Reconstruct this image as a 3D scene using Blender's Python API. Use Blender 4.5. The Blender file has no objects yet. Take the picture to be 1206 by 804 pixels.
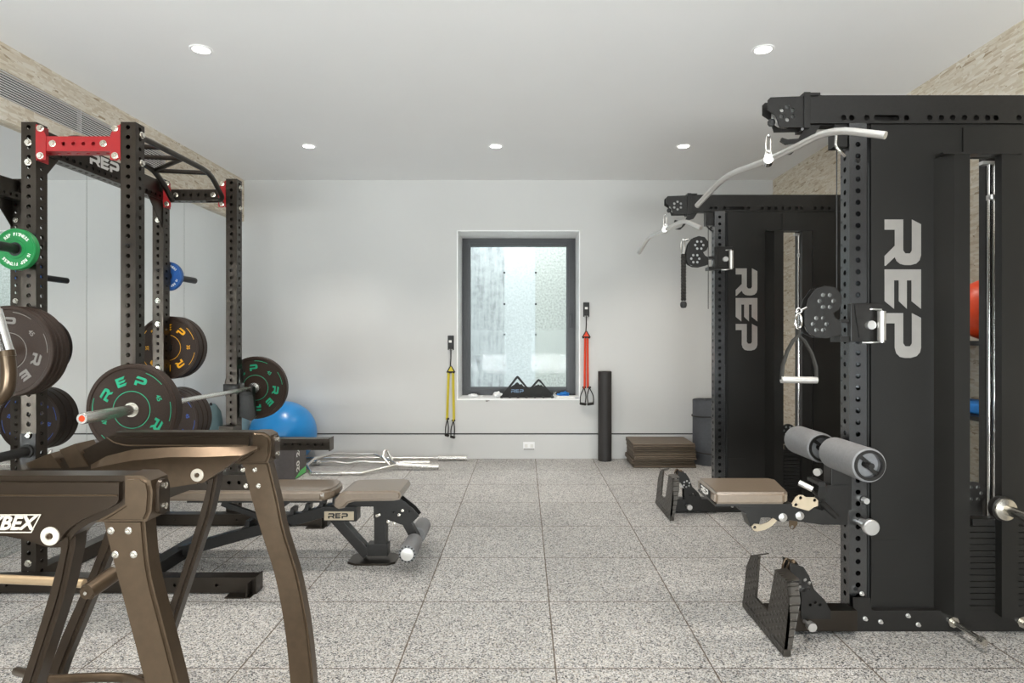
import bpy, bmesh, math, random
from mathutils import Vector, Matrix
random.seed(7)
V = Vector
PI = math.pi
S = bpy.context.scene
COL = S.collection
F = 728.0; CZ = 1.27            # focal length in pixels, camera height
def P(u, v, Y):                 # where a photo pixel lies at depth Y
    return V(((u - 617) * Y / F, Y, CZ - (v - 400) * Y / F))

# ------------------------------------------------------------------ camera, world, lights, exposure
cam = bpy.data.cameras.new('camera'); co = bpy.data.objects.new('camera', cam); COL.objects.link(co)
co.location = (0, 0, CZ); co.rotation_euler = (PI / 2, 0, 0)
cam.sensor_width = 36; cam.lens = F / 1206 * 36
cam.shift_x = -14 / 1206; cam.shift_y = -2 / 1206
cam.clip_start = 0.05
S.camera = co
S.view_settings.view_transform = 'Standard'; S.view_settings.look = 'None'
S.view_settings.gamma = 1; S.view_settings.use_curve_mapping = False
S.view_settings.exposure = 0.3
SKY = 7.6; SPOT = 122; FILL = 350; LAMP_COL = (1, .92, .83); FILL_COL = (1, .97, .98)
w = bpy.data.worlds.new('world'); S.world = w; w.use_nodes = True
bg = w.node_tree.nodes['Background']; bg.inputs[0].default_value = (.88, .95, 1, 1); bg.inputs[1].default_value = SKY
LX = (-1.895, -.247, 1.405); LY = (5.44, 3.63, 1.82, 0.0, -1.8)
CEIL = 2.975
LAMPS = [(x, y) for y in LY for x in LX if not (x == LX[1] and y == LY[1])]
def light(name, kind, loc, rot, power, color, **k):
    l = bpy.data.lights.new(name, kind); l.energy = power; l.color = color
    for a, b in k.items(): setattr(l, a, b)
    o = bpy.data.objects.new(name, l); COL.objects.link(o); o.location = loc; o.rotation_euler = rot
    return o
# fill lamps added behind two made-up low windows in the unseen rear wall
for x in (-1.55, 1.25):
    light('added_fill', 'AREA', (x, -3.5, .6), (PI / 2 + 1.1, 0, 0), FILL, FILL_COL, shape='RECTANGLE', size=2.2, size_y=1.1)

# ------------------------------------------------------------------ materials
def mat(name, col, rough=.5, metal=0., var=.06, scale=30., bump=0., bscale=200., spec=.5, sheen=0., coat=0.):
    m = bpy.data.materials.new(name); m.use_nodes = True
    nt = m.node_tree; b = nt.nodes['Principled BSDF']
    b.inputs['Roughness'].default_value = rough; b.inputs['Metallic'].default_value = metal
    b.inputs['Specular IOR Level'].default_value = spec
    b.inputs['Coat Weight'].default_value = coat
    tc = nt.nodes.new('ShaderNodeTexCoord'); n = nt.nodes.new('ShaderNodeTexNoise')
    n.inputs['Scale'].default_value = scale; n.inputs['Detail'].default_value = 4
    nt.links.new(tc.outputs['Object'], n.inputs['Vector'])
    r = nt.nodes.new('ShaderNodeValToRGB'); nt.links.new(n.outputs['Fac'], r.inputs[0])
    r.color_ramp.elements[0].position = .3; r.color_ramp.elements[1].position = .7
    r.color_ramp.elements[0].color = tuple(c * (1 - var) for c in col) + (1,)
    r.color_ramp.elements[1].color = tuple(min(1, c * (1 + var)) for c in col) + (1,)
    nt.links.new(r.outputs[0], b.inputs['Base Color'])
    if bump:
        n2 = nt.nodes.new('ShaderNodeTexNoise'); n2.inputs['Scale'].default_value = bscale
        nt.links.new(tc.outputs['Object'], n2.inputs['Vector'])
        bp = nt.nodes.new('ShaderNodeBump'); bp.inputs['Strength'].default_value = bump; bp.inputs['Distance'].default_value = .25 / bscale
        nt.links.new(n2.outputs['Fac'], bp.inputs['Height']); nt.links.new(bp.outputs[0], b.inputs['Normal'])
    return m
def nd(nt, t, **k):
    n = nt.nodes.new(t)
    for a, b in k.items(): setattr(n, a, b)
    return n
M = {}
M['darkwood_added'] = mat('added_dark_wood', (.045, .030, .020), .6, var=.25, scale=6)  # finish added behind the camera so metal faces reflect something dark
M['wall'] = mat('wall_paint', (.63, .63, .618), .75, var=.012, scale=2, bump=.05, bscale=300)
M['ceil'] = mat('ceiling_paint', (.90, .90, .90), .85, var=.008, scale=2)
M['reveal'] = mat('white_reveal', (.93, .93, .93), .5, var=.01)
M['dark'] = mat('dark_gap', (.02, .02, .02), .8)
M['black'] = mat('black_powder_coat', (.014, .013, .012), .34, var=.15, scale=60, spec=.4)
M['upright'] = mat('metallic_black_upright', (.15, .153, .157), .26, metal=1, var=.03, scale=8)
M['sheet'] = mat('black_sheet_steel', (.011, .0105, .0095), .36, var=.12, scale=5, spec=.42)
M['rack'] = mat('dark_bronze_powder_coat', (.068, .058, .049), .34, metal=1, var=.03, scale=8)
M['bronze'] = mat('bronze_frame_paint', (.10, .069, .043), .3, metal=.7, var=.08, scale=40, bump=.06, bscale=700, spec=.6)
M['shroud'] = mat('dark_brown_shroud', (.036, .024, .0145), .28, metal=.5, var=.07, scale=30, bump=.06, bscale=500, spec=.6)
M['red'] = mat('red_powder_coat', (.34, .009, .012), .38, var=.05, spec=.6)
M['steel'] = mat('zinc_steel', (.72, .69, .62), .25, metal=1, var=.06, scale=80)
M['chrome'] = mat('chrome', (.82, .81, .79), .13, metal=1, var=.03)
M['satin'] = mat('satin_aluminium', (.78, .77, .75), .33, metal=.9, var=.03)
M['logo'] = mat('brushed_logo_steel', (.62, .60, .57), .3, metal=.85, var=.05, scale=12)
M['bar'] = mat('knurled_bar_steel', (.80, .79, .76), .27, metal=.95, var=.05, bump=.1, bscale=900)
M['rubber'] = mat('bumper_rubber', (.030, .017, .011), .5, var=.5, scale=220, bump=.3, bscale=260, spec=.3)
M['rubber_soft'] = mat('black_rubber', (.02, .02, .02), .6, var=.2)
M['vinyl'] = mat('brown_black_vinyl', (.17, .125, .085), .36, var=.06, scale=60, bump=.10, bscale=600, spec=.9, coat=.6)
M['vinyl_dark'] = mat('dark_vinyl_edge', (.05, .04, .033), .45, var=.06, scale=60, spec=.5)
M['mat'] = mat('mat_vinyl', (.115, .085, .058), .5, var=.1, scale=14, bump=.25, bscale=30)
M['foam'] = mat('grey_foam', (.20, .20, .205), .55, var=.08, scale=80, bump=.2, bscale=500)
M['rollmat'] = mat('slate_mat_foam', (.085, .09, .10), .7, var=.08, scale=40, bump=.2)
M['roller'] = mat('black_roller_foam', (.028, .025, .024), .6, var=.25, scale=300, bump=.3, bscale=400)
M['green'] = mat('green_letters', (.01, .36, .19), .5, var=.1, scale=200)
M['greenplate'] = mat('green_plate_rubber', (.010, .22, .055), .4, var=.06)
M['blueplate'] = mat('blue_plate_rubber', (.02, .10, .34), .4, var=.06)
M['yellow'] = mat('yellow_letters', (.88, .42, .01), .5, var=.1, scale=200)
M['greytext'] = mat('grey_letters', (.20, .185, .17), .5, var=.1, scale=200)
M['bluetext'] = mat('blue_letters', (.03, .10, .42), .5, var=.1, scale=200)
M['steelblue'] = mat('steel_blue_print', (.13, .21, .33), .5)
M['white'] = mat('white_print', (.80, .79, .76), .5, var=.02)
M['cream'] = mat('tan_plate', (.46, .38, .27), .4, var=.04)
M['print'] = mat('cream_print', (.56, .51, .43), .45, var=.03)
M['goldrod'] = mat('pale_gold_rod', (.50, .37, .23), .35, metal=.6, var=.04)
M['ball'] = mat('blue_vinyl_ball', (.01, .24, .62), .3, var=.07, scale=3, spec=.6)
M['teal'] = mat('grey_teal_fabric', (.20, .30, .32), .7, var=.1, scale=8, bump=.4, bscale=12)
M['orange'] = mat('orange_rubber', (.90, .075, .01), .4, var=.04)
M['strapyellow'] = mat('yellow_webbing', (.62, .50, .04), .7, var=.1, scale=300)
M['strapred'] = mat('red_webbing', (.80, .08, .03), .7, var=.1, scale=300)
M['strap'] = mat('black_webbing', (.02, .018, .015), .7, var=.1, scale=300)
M['frame'] = mat('anthracite_window_frame', (.040, .042, .046), .4, var=.04)
M['clothblue'] = mat('blue_cloth', (.02, .20, .60), .7, var=.1)
M['greenbox'] = mat('green_vinyl', (.12, .55, .15), .5, var=.1)
M['boxvinyl'] = mat('dark_box_vinyl', (.085, .072, .07), .5, var=.08)
M['diamond'] = None

def emis(name, col, s):
    m = bpy.data.materials.new(name); m.use_nodes = True; nt = m.node_tree
    b = nt.nodes['Principled BSDF']; b.inputs['Base Color'].default_value = (.8, .8, .8, 1)
    b.inputs['Emission Color'].default_value = col + (1,); b.inputs['Emission Strength'].default_value = s
    return m
M['lamp'] = emis('lamp_lens', (1, .95, .88), 9)

def mirror_mat():
    m = bpy.data.materials.new('mirror_glass'); m.use_nodes = True; b = m.node_tree.nodes['Principled BSDF']
    b.inputs['Base Color'].default_value = (.86, .88, .88, 1); b.inputs['Metallic'].default_value = 1
    b.inputs['Roughness'].default_value = .0
    return m
M['mirror'] = mirror_mat()
def glass_mat():
    m = bpy.data.materials.new('window_glass'); m.use_nodes = True; nt = m.node_tree
    out = nt.nodes['Material Output']; nt.nodes.remove(nt.nodes['Principled BSDF'])
    t = nd(nt, 'ShaderNodeBsdfTransparent'); t.inputs[0].default_value = (.95, .98, .97, 1)
    g = nd(nt, 'ShaderNodeBsdfGlossy'); g.inputs['Roughness'].default_value = .02
    fr = nd(nt, 'ShaderNodeFresnel'); fr.inputs[0].default_value = 1.12
    mx = nd(nt, 'ShaderNodeMixShader')
    nt.links.new(fr.outputs[0], mx.inputs[0]); nt.links.new(t.outputs[0], mx.inputs[1]); nt.links.new(g.outputs[0], mx.inputs[2])
    nt.links.new(mx.outputs[0], out.inputs[0])
    return m
M['glass'] = glass_mat()

def floor_mat():
    m = bpy.data.materials.new('speckled_rubber_tile'); m.use_nodes = True; nt = m.node_tree; L = nt.links.new
    b = nt.nodes['Principled BSDF']; b.inputs['Roughness'].default_value = .62; b.inputs['Specular IOR Level'].default_value = .4
    tc = nd(nt, 'ShaderNodeTexCoord')
    vo = nd(nt, 'ShaderNodeTexVoronoi'); vo.inputs['Scale'].default_value = 210; L(tc.outputs['Object'], vo.inputs['Vector'])
    sx = nd(nt, 'ShaderNodeSeparateColor'); L(vo.outputs['Color'], sx.inputs[0])
    r = nd(nt, 'ShaderNodeValToRGB'); r.color_ramp.interpolation = 'CONSTANT'; L(sx.outputs[0], r.inputs[0])
    cols = [(0, (.075, .075, .08)), (.16, (.30, .305, .31)), (.36, (.54, .535, .52)), (.60, (.76, .75, .73)), (.80, (.36, .32, .275)), (.87, (.60, .57, .52))]
    e = r.color_ramp.elements
    while len(e) < len(cols): e.new(.5)
    for k, (p, c) in enumerate(cols): e[k].position = p; e[k].color = c + (1,)
    # slightly different wear in each tile and broad smudges
    sep = nd(nt, 'ShaderNodeSeparateXYZ'); L(tc.outputs['Object'], sep.inputs[0])
    def line(src, off, size):
        a = nd(nt, 'ShaderNodeMath', operation='SUBTRACT'); L(src, a.inputs[0]); a.inputs[1].default_value = off
        d = nd(nt, 'ShaderNodeMath', operation='DIVIDE'); L(a.outputs[0], d.inputs[0]); d.inputs[1].default_value = size
        fl = nd(nt, 'ShaderNodeMath', operation='FLOOR'); L(d.outputs[0], fl.inputs[0])
        fr = nd(nt, 'ShaderNodeMath', operation='FRACT'); L(d.outputs[0], fr.inputs[0])
        s = nd(nt, 'ShaderNodeMath', operation='SUBTRACT'); L(fr.outputs[0], s.inputs[0]); s.inputs[1].default_value = .5
        ab = nd(nt, 'ShaderNodeMath', operation='ABSOLUTE'); L(s.outputs[0], ab.inputs[0])
        return ab.outputs[0], fl.outputs[0]
    ax, fx = line(sep.outputs[0], .122, .61); ay, fy = line(sep.outputs[1], 2.39, .608)
    mx = nd(nt, 'ShaderNodeMath', operation='MAXIMUM'); L(ax, mx.inputs[0]); L(ay, mx.inputs[1])
    ns = nd(nt, 'ShaderNodeTexNoise'); ns.inputs['Scale'].default_value = 25; L(tc.outputs['Object'], ns.inputs['Vector'])
    nm = nd(nt, 'ShaderNodeMath', operation='MULTIPLY_ADD'); L(ns.outputs['Fac'], nm.inputs[0]); nm.inputs[1].default_value = .008; L(mx.outputs[0], nm.inputs[2])
    gt = nd(nt, 'ShaderNodeMapRange'); L(nm.outputs[0], gt.inputs[0]); gt.inputs[1].default_value = .4978; gt.inputs[2].default_value = .5008
    cb = nd(nt, 'ShaderNodeCombineXYZ'); L(fx, cb.inputs[0]); L(fy, cb.inputs[1])
    wn = nd(nt, 'ShaderNodeTexWhiteNoise'); L(cb.outputs[0], wn.inputs['Vector'])
    big = nd(nt, 'ShaderNodeTexNoise'); big.inputs['Scale'].default_value = 1.3; big.inputs['Detail'].default_value = 5; L(tc.outputs['Object'], big.inputs['Vector'])
    ad = nd(nt, 'ShaderNodeMath', operation='MULTIPLY_ADD'); L(wn.outputs['Value'], ad.inputs[0]); ad.inputs[1].default_value = .10; ad.inputs[2].default_value = .58
    a2 = nd(nt, 'ShaderNodeMath', operation='MULTIPLY_ADD'); L(big.outputs['Fac'], a2.inputs[0]); a2.inputs[1].default_value = .28; L(ad.outputs[0], a2.inputs[2])
    mu = nd(nt, 'ShaderNodeMix', data_type='RGBA', blend_type='MULTIPLY'); mu.inputs[0].default_value = 1
    L(r.outputs[0], mu.inputs[6]); L(a2.outputs[0], mu.inputs[7])
    gm = nd(nt, 'ShaderNodeMix', data_type='RGBA'); L(gt.outputs[0], gm.inputs[0]); L(mu.outputs[2], gm.inputs[6]); gm.inputs[7].default_value = (.10, .075, .055, 1)
    L(gm.outputs[2], b.inputs['Base Color'])
    bp = nd(nt, 'ShaderNodeBump'); bp.inputs['Strength'].default_value = .35; bp.inputs['Distance'].default_value = .002
    iv = nd(nt, 'ShaderNodeMath', operation='MULTIPLY_ADD'); L(gt.outputs[0], iv.inputs[0]); iv.inputs[1].default_value = -2; L(vo.outputs['Distance'], iv.inputs[2])
    L(iv.outputs[0], bp.inputs['Height']); L(bp.outputs[0], b.inputs['Normal'])
    return m
M['floor'] = floor_mat()

def osb_mat():
    m = bpy.data.materials.new('oriented_strand_board'); m.use_nodes = True; nt = m.node_tree; L = nt.links.new
    b = nt.nodes['Principled BSDF']; b.inputs['Roughness'].default_value = .6
    tc = nd(nt, 'ShaderNodeTexCoord')
    def layer(rot, sc, seed):
        mp = nd(nt, 'ShaderNodeMapping'); mp.inputs['Rotation'].default_value = (rot, 0, 0); mp.inputs['Scale'].default_value = sc; mp.inputs['Location'].default_value = (seed, seed, seed)
        L(tc.outputs['Object'], mp.inputs[0])
        v = nd(nt, 'ShaderNodeTexVoronoi'); v.inputs['Scale'].default_value = 1; L(mp.outputs[0], v.inputs['Vector'])
        s = nd(nt, 'ShaderNodeSeparateColor'); L(v.outputs['Color'], s.inputs[0]); return s.outputs[0]
    a = layer(.35, (3, 10, 75), 1); c = layer(-.45, (3, 9, 85), 4); d = layer(.95, (3, 12, 80), 9)
    n1 = nd(nt, 'ShaderNodeTexNoise'); n1.inputs['Scale'].default_value = 14; L(tc.outputs['Object'], n1.inputs['Vector'])
    g1 = nd(nt, 'ShaderNodeMath', operation='GREATER_THAN'); g1.inputs[1].default_value = .5; L(n1.outputs['Fac'], g1.inputs[0])
    n2 = nd(nt, 'ShaderNodeTexNoise'); n2.inputs['Scale'].default_value = 9; L(tc.outputs['Object'], n2.inputs['Vector'])
    g2 = nd(nt, 'ShaderNodeMath', operation='GREATER_THAN'); g2.inputs[1].default_value = .55; L(n2.outputs['Fac'], g2.inputs[0])
    m1 = nd(nt, 'ShaderNodeMix', data_type='FLOAT'); L(g1.outputs[0], m1.inputs[0]); L(a, m1.inputs[2]); L(c, m1.inputs[3])
    m2 = nd(nt, 'ShaderNodeMix', data_type='FLOAT'); L(g2.outputs[0], m2.inputs[0]); L(m1.outputs[0], m2.inputs[2]); L(d, m2.inputs[3])
    r = nd(nt, 'ShaderNodeValToRGB'); L(m2.outputs[0], r.inputs[0])
    cols = [(0, (.40, .30, .19)), (.05, (.60, .50, .37)), (.3, (.72, .64, .51)), (.6, (.80, .74, .64)), (.85, (.64, .55, .42)), (1, (.84, .79, .70))]
    e = r.color_ramp.elements
    while len(e) < len(cols): e.new(.5)
    for k, (p, cc) in enumerate(cols): e[k].position = p; e[k].color = cc + (1,)
    L(r.outputs[0], b.inputs['Base Color'])
    bp = nd(nt, 'ShaderNodeBump'); bp.inputs['Strength'].default_value = .2; bp.inputs['Distance'].default_value = .002
    L(m2.outputs[0], bp.inputs['Height']); L(bp.outputs[0], b.inputs['Normal'])
    return m
M['osb'] = osb_mat()

def concrete_mat():
    m = bpy.data.materials.new('board_formed_concrete'); m.use_nodes = True; nt = m.node_tree; L = nt.links.new
    b = nt.nodes['Principled BSDF']; b.inputs['Roughness'].default_value = .85
    tc = nd(nt, 'ShaderNodeTexCoord')
    mp = nd(nt, 'ShaderNodeMapping'); mp.inputs['Scale'].default_value = (14, 1, 1.6); L(tc.outputs['Object'], mp.inputs[0])
    n = nd(nt, 'ShaderNodeTexNoise'); n.inputs['Scale'].default_value = 1.6; n.inputs['Detail'].default_value = 8; L(mp.outputs[0], n.inputs['Vector'])
    n2 = nd(nt, 'ShaderNodeTexNoise'); n2.inputs['Scale'].default_value = 12; n2.inputs['Detail'].default_value = 8; n2.inputs['Roughness'].default_value = .7; L(tc.outputs['Object'], n2.inputs['Vector'])
    mm = nd(nt, 'ShaderNodeMath', operation='ADD'); L(n.outputs['Fac'], mm.inputs[0]); L(n2.outputs['Fac'], mm.inputs[1])
    r = nd(nt, 'ShaderNodeValToRGB'); L(mm.outputs[0], r.inputs[0])
    r.color_ramp.elements[0].position = .36; r.color_ramp.elements[0].color = (.24, .245, .245, 1)
    e = r.color_ramp.elements.new(.5); e.color = (.39, .395, .395, 1)
    r.color_ramp.elements[2].position = .66; r.color_ramp.elements[2].color = (.50, .505, .505, 1)
    mp.inputs['Location'].default_value = (0, 0, 0)
    hf = nd(nt, 'ShaderNodeMath', operation='MULTIPLY'); hf.inputs[1].default_value = .5; L(mm.outputs[0], hf.inputs[0]); L(hf.outputs[0], r.inputs[0])
    L(r.outputs[0], b.inputs['Base Color'])
    return m
M['concrete'] = concrete_mat()
M['concrete_light'] = mat('smooth_pale_concrete', (.50, .51, .51), .85, var=.12, scale=40, bump=.2, bscale=60)
M['concrete_warm'] = mat('stained_warm_concrete', (.42, .42, .39), .85, var=.22, scale=40, bump=.3, bscale=60)

def tread_mat():
    m = mat('diamond_tread_steel', (.055, .048, .04), .38, metal=.5, var=.1, scale=30, spec=.6); nt = m.node_tree; L = nt.links.new
    tc = nd(nt, 'ShaderNodeTexCoord'); hs = []
    for rot in (.8, -.8):
        mp = nd(nt, 'ShaderNodeMapping'); mp.inputs['Rotation'].default_value = (rot, 0, 0); mp.inputs['Scale'].default_value = (1, 22, 44); L(tc.outputs['Object'], mp.inputs[0])
        v = nd(nt, 'ShaderNodeTexVoronoi'); v.inputs['Scale'].default_value = 1; v.inputs['Randomness'].default_value = .15; L(mp.outputs[0], v.inputs['Vector'])
        lt = nd(nt, 'ShaderNodeMapRange'); lt.inputs[1].default_value = .26; lt.inputs[2].default_value = .14; L(v.outputs['Distance'], lt.inputs[0]); hs.append(lt.outputs[0])
    mx = nd(nt, 'ShaderNodeMath', operation='MAXIMUM'); L(hs[0], mx.inputs[0]); L(hs[1], mx.inputs[1])
    bp = nd(nt, 'ShaderNodeBump'); bp.inputs['Strength'].default_value = .9; bp.inputs['Distance'].default_value = .004
    L(mx.outputs[0], bp.inputs['Height']); L(bp.outputs[0], nt.nodes['Principled BSDF'].inputs['Normal'])
    return m
M['diamond'] = tread_mat()

# ------------------------------------------------------------------ mesh helpers
def rot_to(d):
    return V((0, 0, 1)).rotation_difference(V(d).normalized()).to_matrix()
class MB:
    def __init__(s): s.v = []; s.f = []; s.m = []; s.cur = 0
    def add(s, vs, fs):
        n = len(s.v); s.v += [V(p) for p in vs]
        for f in fs: s.f.append([i + n for i in f]); s.m.append(s.cur)
        return s
    def bm(s, bm):
        bm.verts.ensure_lookup_table(); bm.verts.index_update()
        s.add([x.co.copy() for x in bm.verts], [[q.index for q in f.verts] for f in bm.faces]); bm.free(); return s
    def box(s, x0, x1, y0, y1, z0, z1, bev=0, seg=2, mx=None):
        b = bmesh.new(); bmesh.ops.create_cube(b, size=1)
        for q in b.verts: q.co = V((x0 + (q.co.x + .5) * (x1 - x0), y0 + (q.co.y + .5) * (y1 - y0), z0 + (q.co.z + .5) * (z1 - z0)))
        if bev: bmesh.ops.bevel(b, geom=b.edges[:], offset=bev, segments=seg, affect='EDGES', profile=.5)
        if mx: b.transform(mx)
        return s.bm(b)
    def beam(s, p0, p1, wd, ht, up=(0, 0, 1), bev=0):       # box between two points
        p0 = V(p0); p1 = V(p1); d = p1 - p0; L = d.length; d.normalize()
        x = d.cross(V(up)).normalized(); z = x.cross(d)
        mx = Matrix((x, d, z)).transposed().to_4x4(); mx.translation = p0
        return s.box(-wd / 2, wd / 2, 0, L, -ht / 2, ht / 2, bev, 2, mx)
    def cyl(s, p0, p1, r0, r1=None, n=20):
        r1 = r0 if r1 is None else r1
        p0 = V(p0); p1 = V(p1); R = rot_to(p1 - p0)
        vs = []
        for p, r in ((p0, r0), (p1, r1)):
            for k in range(n): a = 2 * PI * k / n; vs.append(p + R @ V((r * math.cos(a), r * math.sin(a), 0)))
        fs = [[k, (k + 1) % n, n + (k + 1) % n, n + k] for k in range(n)] + [list(range(n))[::-1], [n + k for k in range(n)]]
        return s.add(vs, fs)
    def lathe(s, prof, o, ax, n=40):                       # prof: (radius, distance along axis)
        R = rot_to(ax); o = V(o); vs = []; fs = []; m = len(prof)
        for k in range(n):
            a = 2 * PI * k / n
            for r, h in prof: vs.append(o + R @ V((max(r, 1e-5) * math.cos(a), max(r, 1e-5) * math.sin(a), h)))
        for k in range(n):
            for j in range(m - 1):
                a, b = k * m + j, ((k + 1) % n) * m + j; fs.append([a, b, b + 1, a + 1])
        return s.add(vs, fs)
    def tube(s, path, r, n=12, closed=False, cap=True, flat=1.0):
        path = [V(p) for p in path]; N = len(path); vs = []; fs = []
        T = []
        for i in range(N):
            a = path[(i - 1) % N] if (closed or i) else path[0]; b = path[(i + 1) % N] if (closed or i < N - 1) else path[-1]
            T.append((b - a).normalized())
        u = T[0].orthogonal().normalized()
        for i in range(N):
            if i: u = T[i - 1].rotation_difference(T[i]) @ u
            w_ = T[i].cross(u).normalized(); rr = r[i] if isinstance(r, (list, tuple)) else r
            for k in range(n): a = 2 * PI * k / n; vs.append(path[i] + (u * math.cos(a) + w_ * math.sin(a) * flat) * rr)
        for i in range(N if closed else N - 1):
            for k in range(n):
                a = i * n; b = ((i + 1) % N) * n; fs.append([a + k, a + (k + 1) % n, b + (k + 1) % n, b + k])
        if cap and not closed: fs += [list(range(n))[::-1], [(N - 1) * n + k for k in range(n)]]
        return s.add(vs, fs)
    def prism(s, pts, vec):
        pts = [V(p) for p in pts]; vec = V(vec); n = len(pts)
        return s.add(pts + [p + vec for p in pts], [list(range(n)), [n + k for k in range(n)][::-1]] + [[k, n + k, n + (k + 1) % n, (k + 1) % n] for k in range(n)])
    def plate(s, outline, holes, O, U, W, th, n=14):       # flat plate with round or polygonal holes; holes: (a,b,r) or list of points
        O = V(O); U = V(U); W = V(W); N = U.cross(W).normalized() * th
        loops = [list(outline)]
        for h in holes:
            if isinstance(h, tuple): loops.append([(h[0] + h[2] * math.cos(2 * PI * k / n), h[1] + h[2] * math.sin(2 * PI * k / n)) for k in range(n)])
            else: loops.append(list(h))
        b = bmesh.new(); es = []; idx = []; c = 0
        for lp in loops:
            q = [b.verts.new((a, d, 0)) for a, d in lp]; es += [b.edges.new((q[k], q[(k + 1) % len(q)])) for k in range(len(q))]
            idx.append(list(range(c, c + len(q)))); c += len(q)
        bmesh.ops.triangle_fill(b, use_beauty=True, use_dissolve=False, edges=es)
        b.verts.ensure_lookup_table(); b.verts.index_update()
        tri = [[v.index for v in f.verts] for f in b.faces]; flat = [(v.co.x, v.co.y) for v in b.verts]; b.free()
        p = [O + U * a + W * d for a, d in flat]; m = len(p)
        fs = tri + [[i + m for i in t][::-1] for t in tri]
        for lp in idx:
            for k in range(len(lp)): a, d = lp[k], lp[(k + 1) % len(lp)]; fs.append([a, d, d + m, a + m])
        return s.add(p + [q + N for q in p], fs)
    def holecell(s, O, U, W, x0, x1, y0, y1, cx, cy, r, depth, N):
        an = sorted(set([round(2 * PI * k / 12, 5) for k in range(12)] + [round(math.atan2(b - cy, a - cx) % (2 * PI), 5) for a in (x0, x1) for b in (y0, y1)]))
        outer = []; inner = []
        for a in an:
            c, d = math.cos(a), math.sin(a); t = 1e9
            if c > 1e-6: t = min(t, (x1 - cx) / c)
            if c < -1e-6: t = min(t, (x0 - cx) / c)
            if d > 1e-6: t = min(t, (y1 - cy) / d)
            if d < -1e-6: t = min(t, (y0 - cy) / d)
            outer.append(O + U * (cx + c * t) + W * (cy + d * t)); inner.append(O + U * (cx + c * r) + W * (cy + d * r))
        n = len(an); deep = [p - N * depth for p in inner]
        fs = []
        for k in range(n):
            j = (k + 1) % n; fs += [[k, j, n + j, n + k], [n + k, n + j, 2 * n + j, 2 * n + k]]
        return s.add(outer + inner + deep, fs)
    def perf(s, o, ax, xd, L, wx, wy, faces='xXyY', pitch=.0508, start=None, r=.0112, skip=()):
        """hollow square tube from o along ax; xd = local x; centred on the axis; holes in the named faces"""
        o = V(o); ax = V(ax).normalized(); xd = V(xd).normalized(); yd = ax.cross(xd)
        for nm, N, U, hw, off in (('X', xd, yd, wy / 2, wx / 2), ('x', -xd, yd, wy / 2, wx / 2), ('Y', yd, xd, wx / 2, wy / 2), ('y', -yd, xd, wx / 2, wy / 2)):
            O = o + N * off
            if nm not in faces:
                s.add([O - U * hw, O + U * hw, O + U * hw + ax * L, O - U * hw + ax * L], [[0, 1, 2, 3]]); continue
            n = int(L / pitch); st = (L - n * pitch) / 2 if start is None else start; n = int((L - st) / pitch)
            if st > 1e-4: s.add([O - U * hw, O + U * hw, O + U * hw + ax * st, O - U * hw + ax * st], [[0, 1, 2, 3]])
            for k in range(n):
                y0 = st + k * pitch
                if k in skip: s.add([O - U * hw + ax * y0, O + U * hw + ax * y0, O + U * hw + ax * (y0 + pitch), O - U * hw + ax * (y0 + pitch)], [[0, 1, 2, 3]])
                else: s.holecell(O, U, ax, -hw, hw, y0, y0 + pitch, 0, y0 + pitch / 2, r, .005, N)
            e = st + n * pitch
            if L - e > 1e-4: s.add([O - U * hw + ax * e, O + U * hw + ax * e, O + U * hw + ax * L, O - U * hw + ax * L], [[0, 1, 2, 3]])
        for z in (0, L):
            s.add([o + ax * z + xd * a * wx / 2 + yd * b * wy / 2 for a, b in ((-1, -1), (1, -1), (1, 1), (-1, 1))], [[0, 1, 2, 3]])
        return s
    def bolt(s, p, d, r=.017):
        p = V(p); d = V(d).normalized()
        s.cyl(p, p + d * .003, r * 1.05, n=20); s.cyl(p + d * .003, p + d * .013, r * .78, r * .74, n=6); return s
    def build(s, name, m, parent=None, smooth=True, weld=False, angle=35):
        me = bpy.data.meshes.new(name); org = V((0, 0, 0)); q = parent
        while q: org += q.location; q = q.parent
        me.from_pydata([tuple(p - org) for p in s.v], [], s.f)
        ms = m if isinstance(m, (list, tuple)) else [m]
        for x in ms: me.materials.append(M[x])
        me.polygons.foreach_set('material_index', s.m)
        b = bmesh.new(); b.from_mesh(me)
        if weld: bmesh.ops.remove_doubles(b, verts=b.verts, dist=1e-5)
        bmesh.ops.recalc_face_normals(b, faces=b.faces); b.to_mesh(me); b.free()
        if smooth:
            me.polygons.foreach_set('use_smooth', [True] * len(me.polygons)); me.set_sharp_from_angle(angle=math.radians(angle))
        o = bpy.data.objects.new(name, me); COL.objects.link(o)
        if smooth: wn = o.modifiers.new('weighted_normal', 'WEIGHTED_NORMAL'); wn.keep_sharp = True; wn.weight = 80
        if parent: o.parent = parent
        return o
def parts(mb, name, m, parent):                            # every loose piece becomes a part of its own
    n = len(mb.v); r = list(range(n))
    def find(i):
        while r[i] != i: r[i] = r[r[i]]; i = r[i]
        return i
    for f in mb.f:
        for i in f[1:]: r[find(i)] = find(f[0])
    gr = {}
    for k, f in enumerate(mb.f): gr.setdefault(find(f[0]), []).append(k)
    for ks in gr.values():
        q = MB(); ids = sorted({i for k in ks for i in mb.f[k]}); mp = {i: j for j, i in enumerate(ids)}
        q.v = [mb.v[i] for i in ids]; q.f = [[mp[i] for i in mb.f[k]] for k in ks]; q.m = [mb.m[k] for k in ks]; q.build(name, m, parent)
def tag(o, label=None, cat=None, group=None, kind=None):
    if label: o['label'] = label
    if cat: o['category'] = cat
    if group: o['group'] = group
    if kind: o['kind'] = kind
    return o
def thing(name, label, cat, loc, group=None):
    o = bpy.data.objects.new(name, None); COL.objects.link(o); o.location = loc; o.empty_display_size = .05
    return tag(o, label, cat, group)
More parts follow.
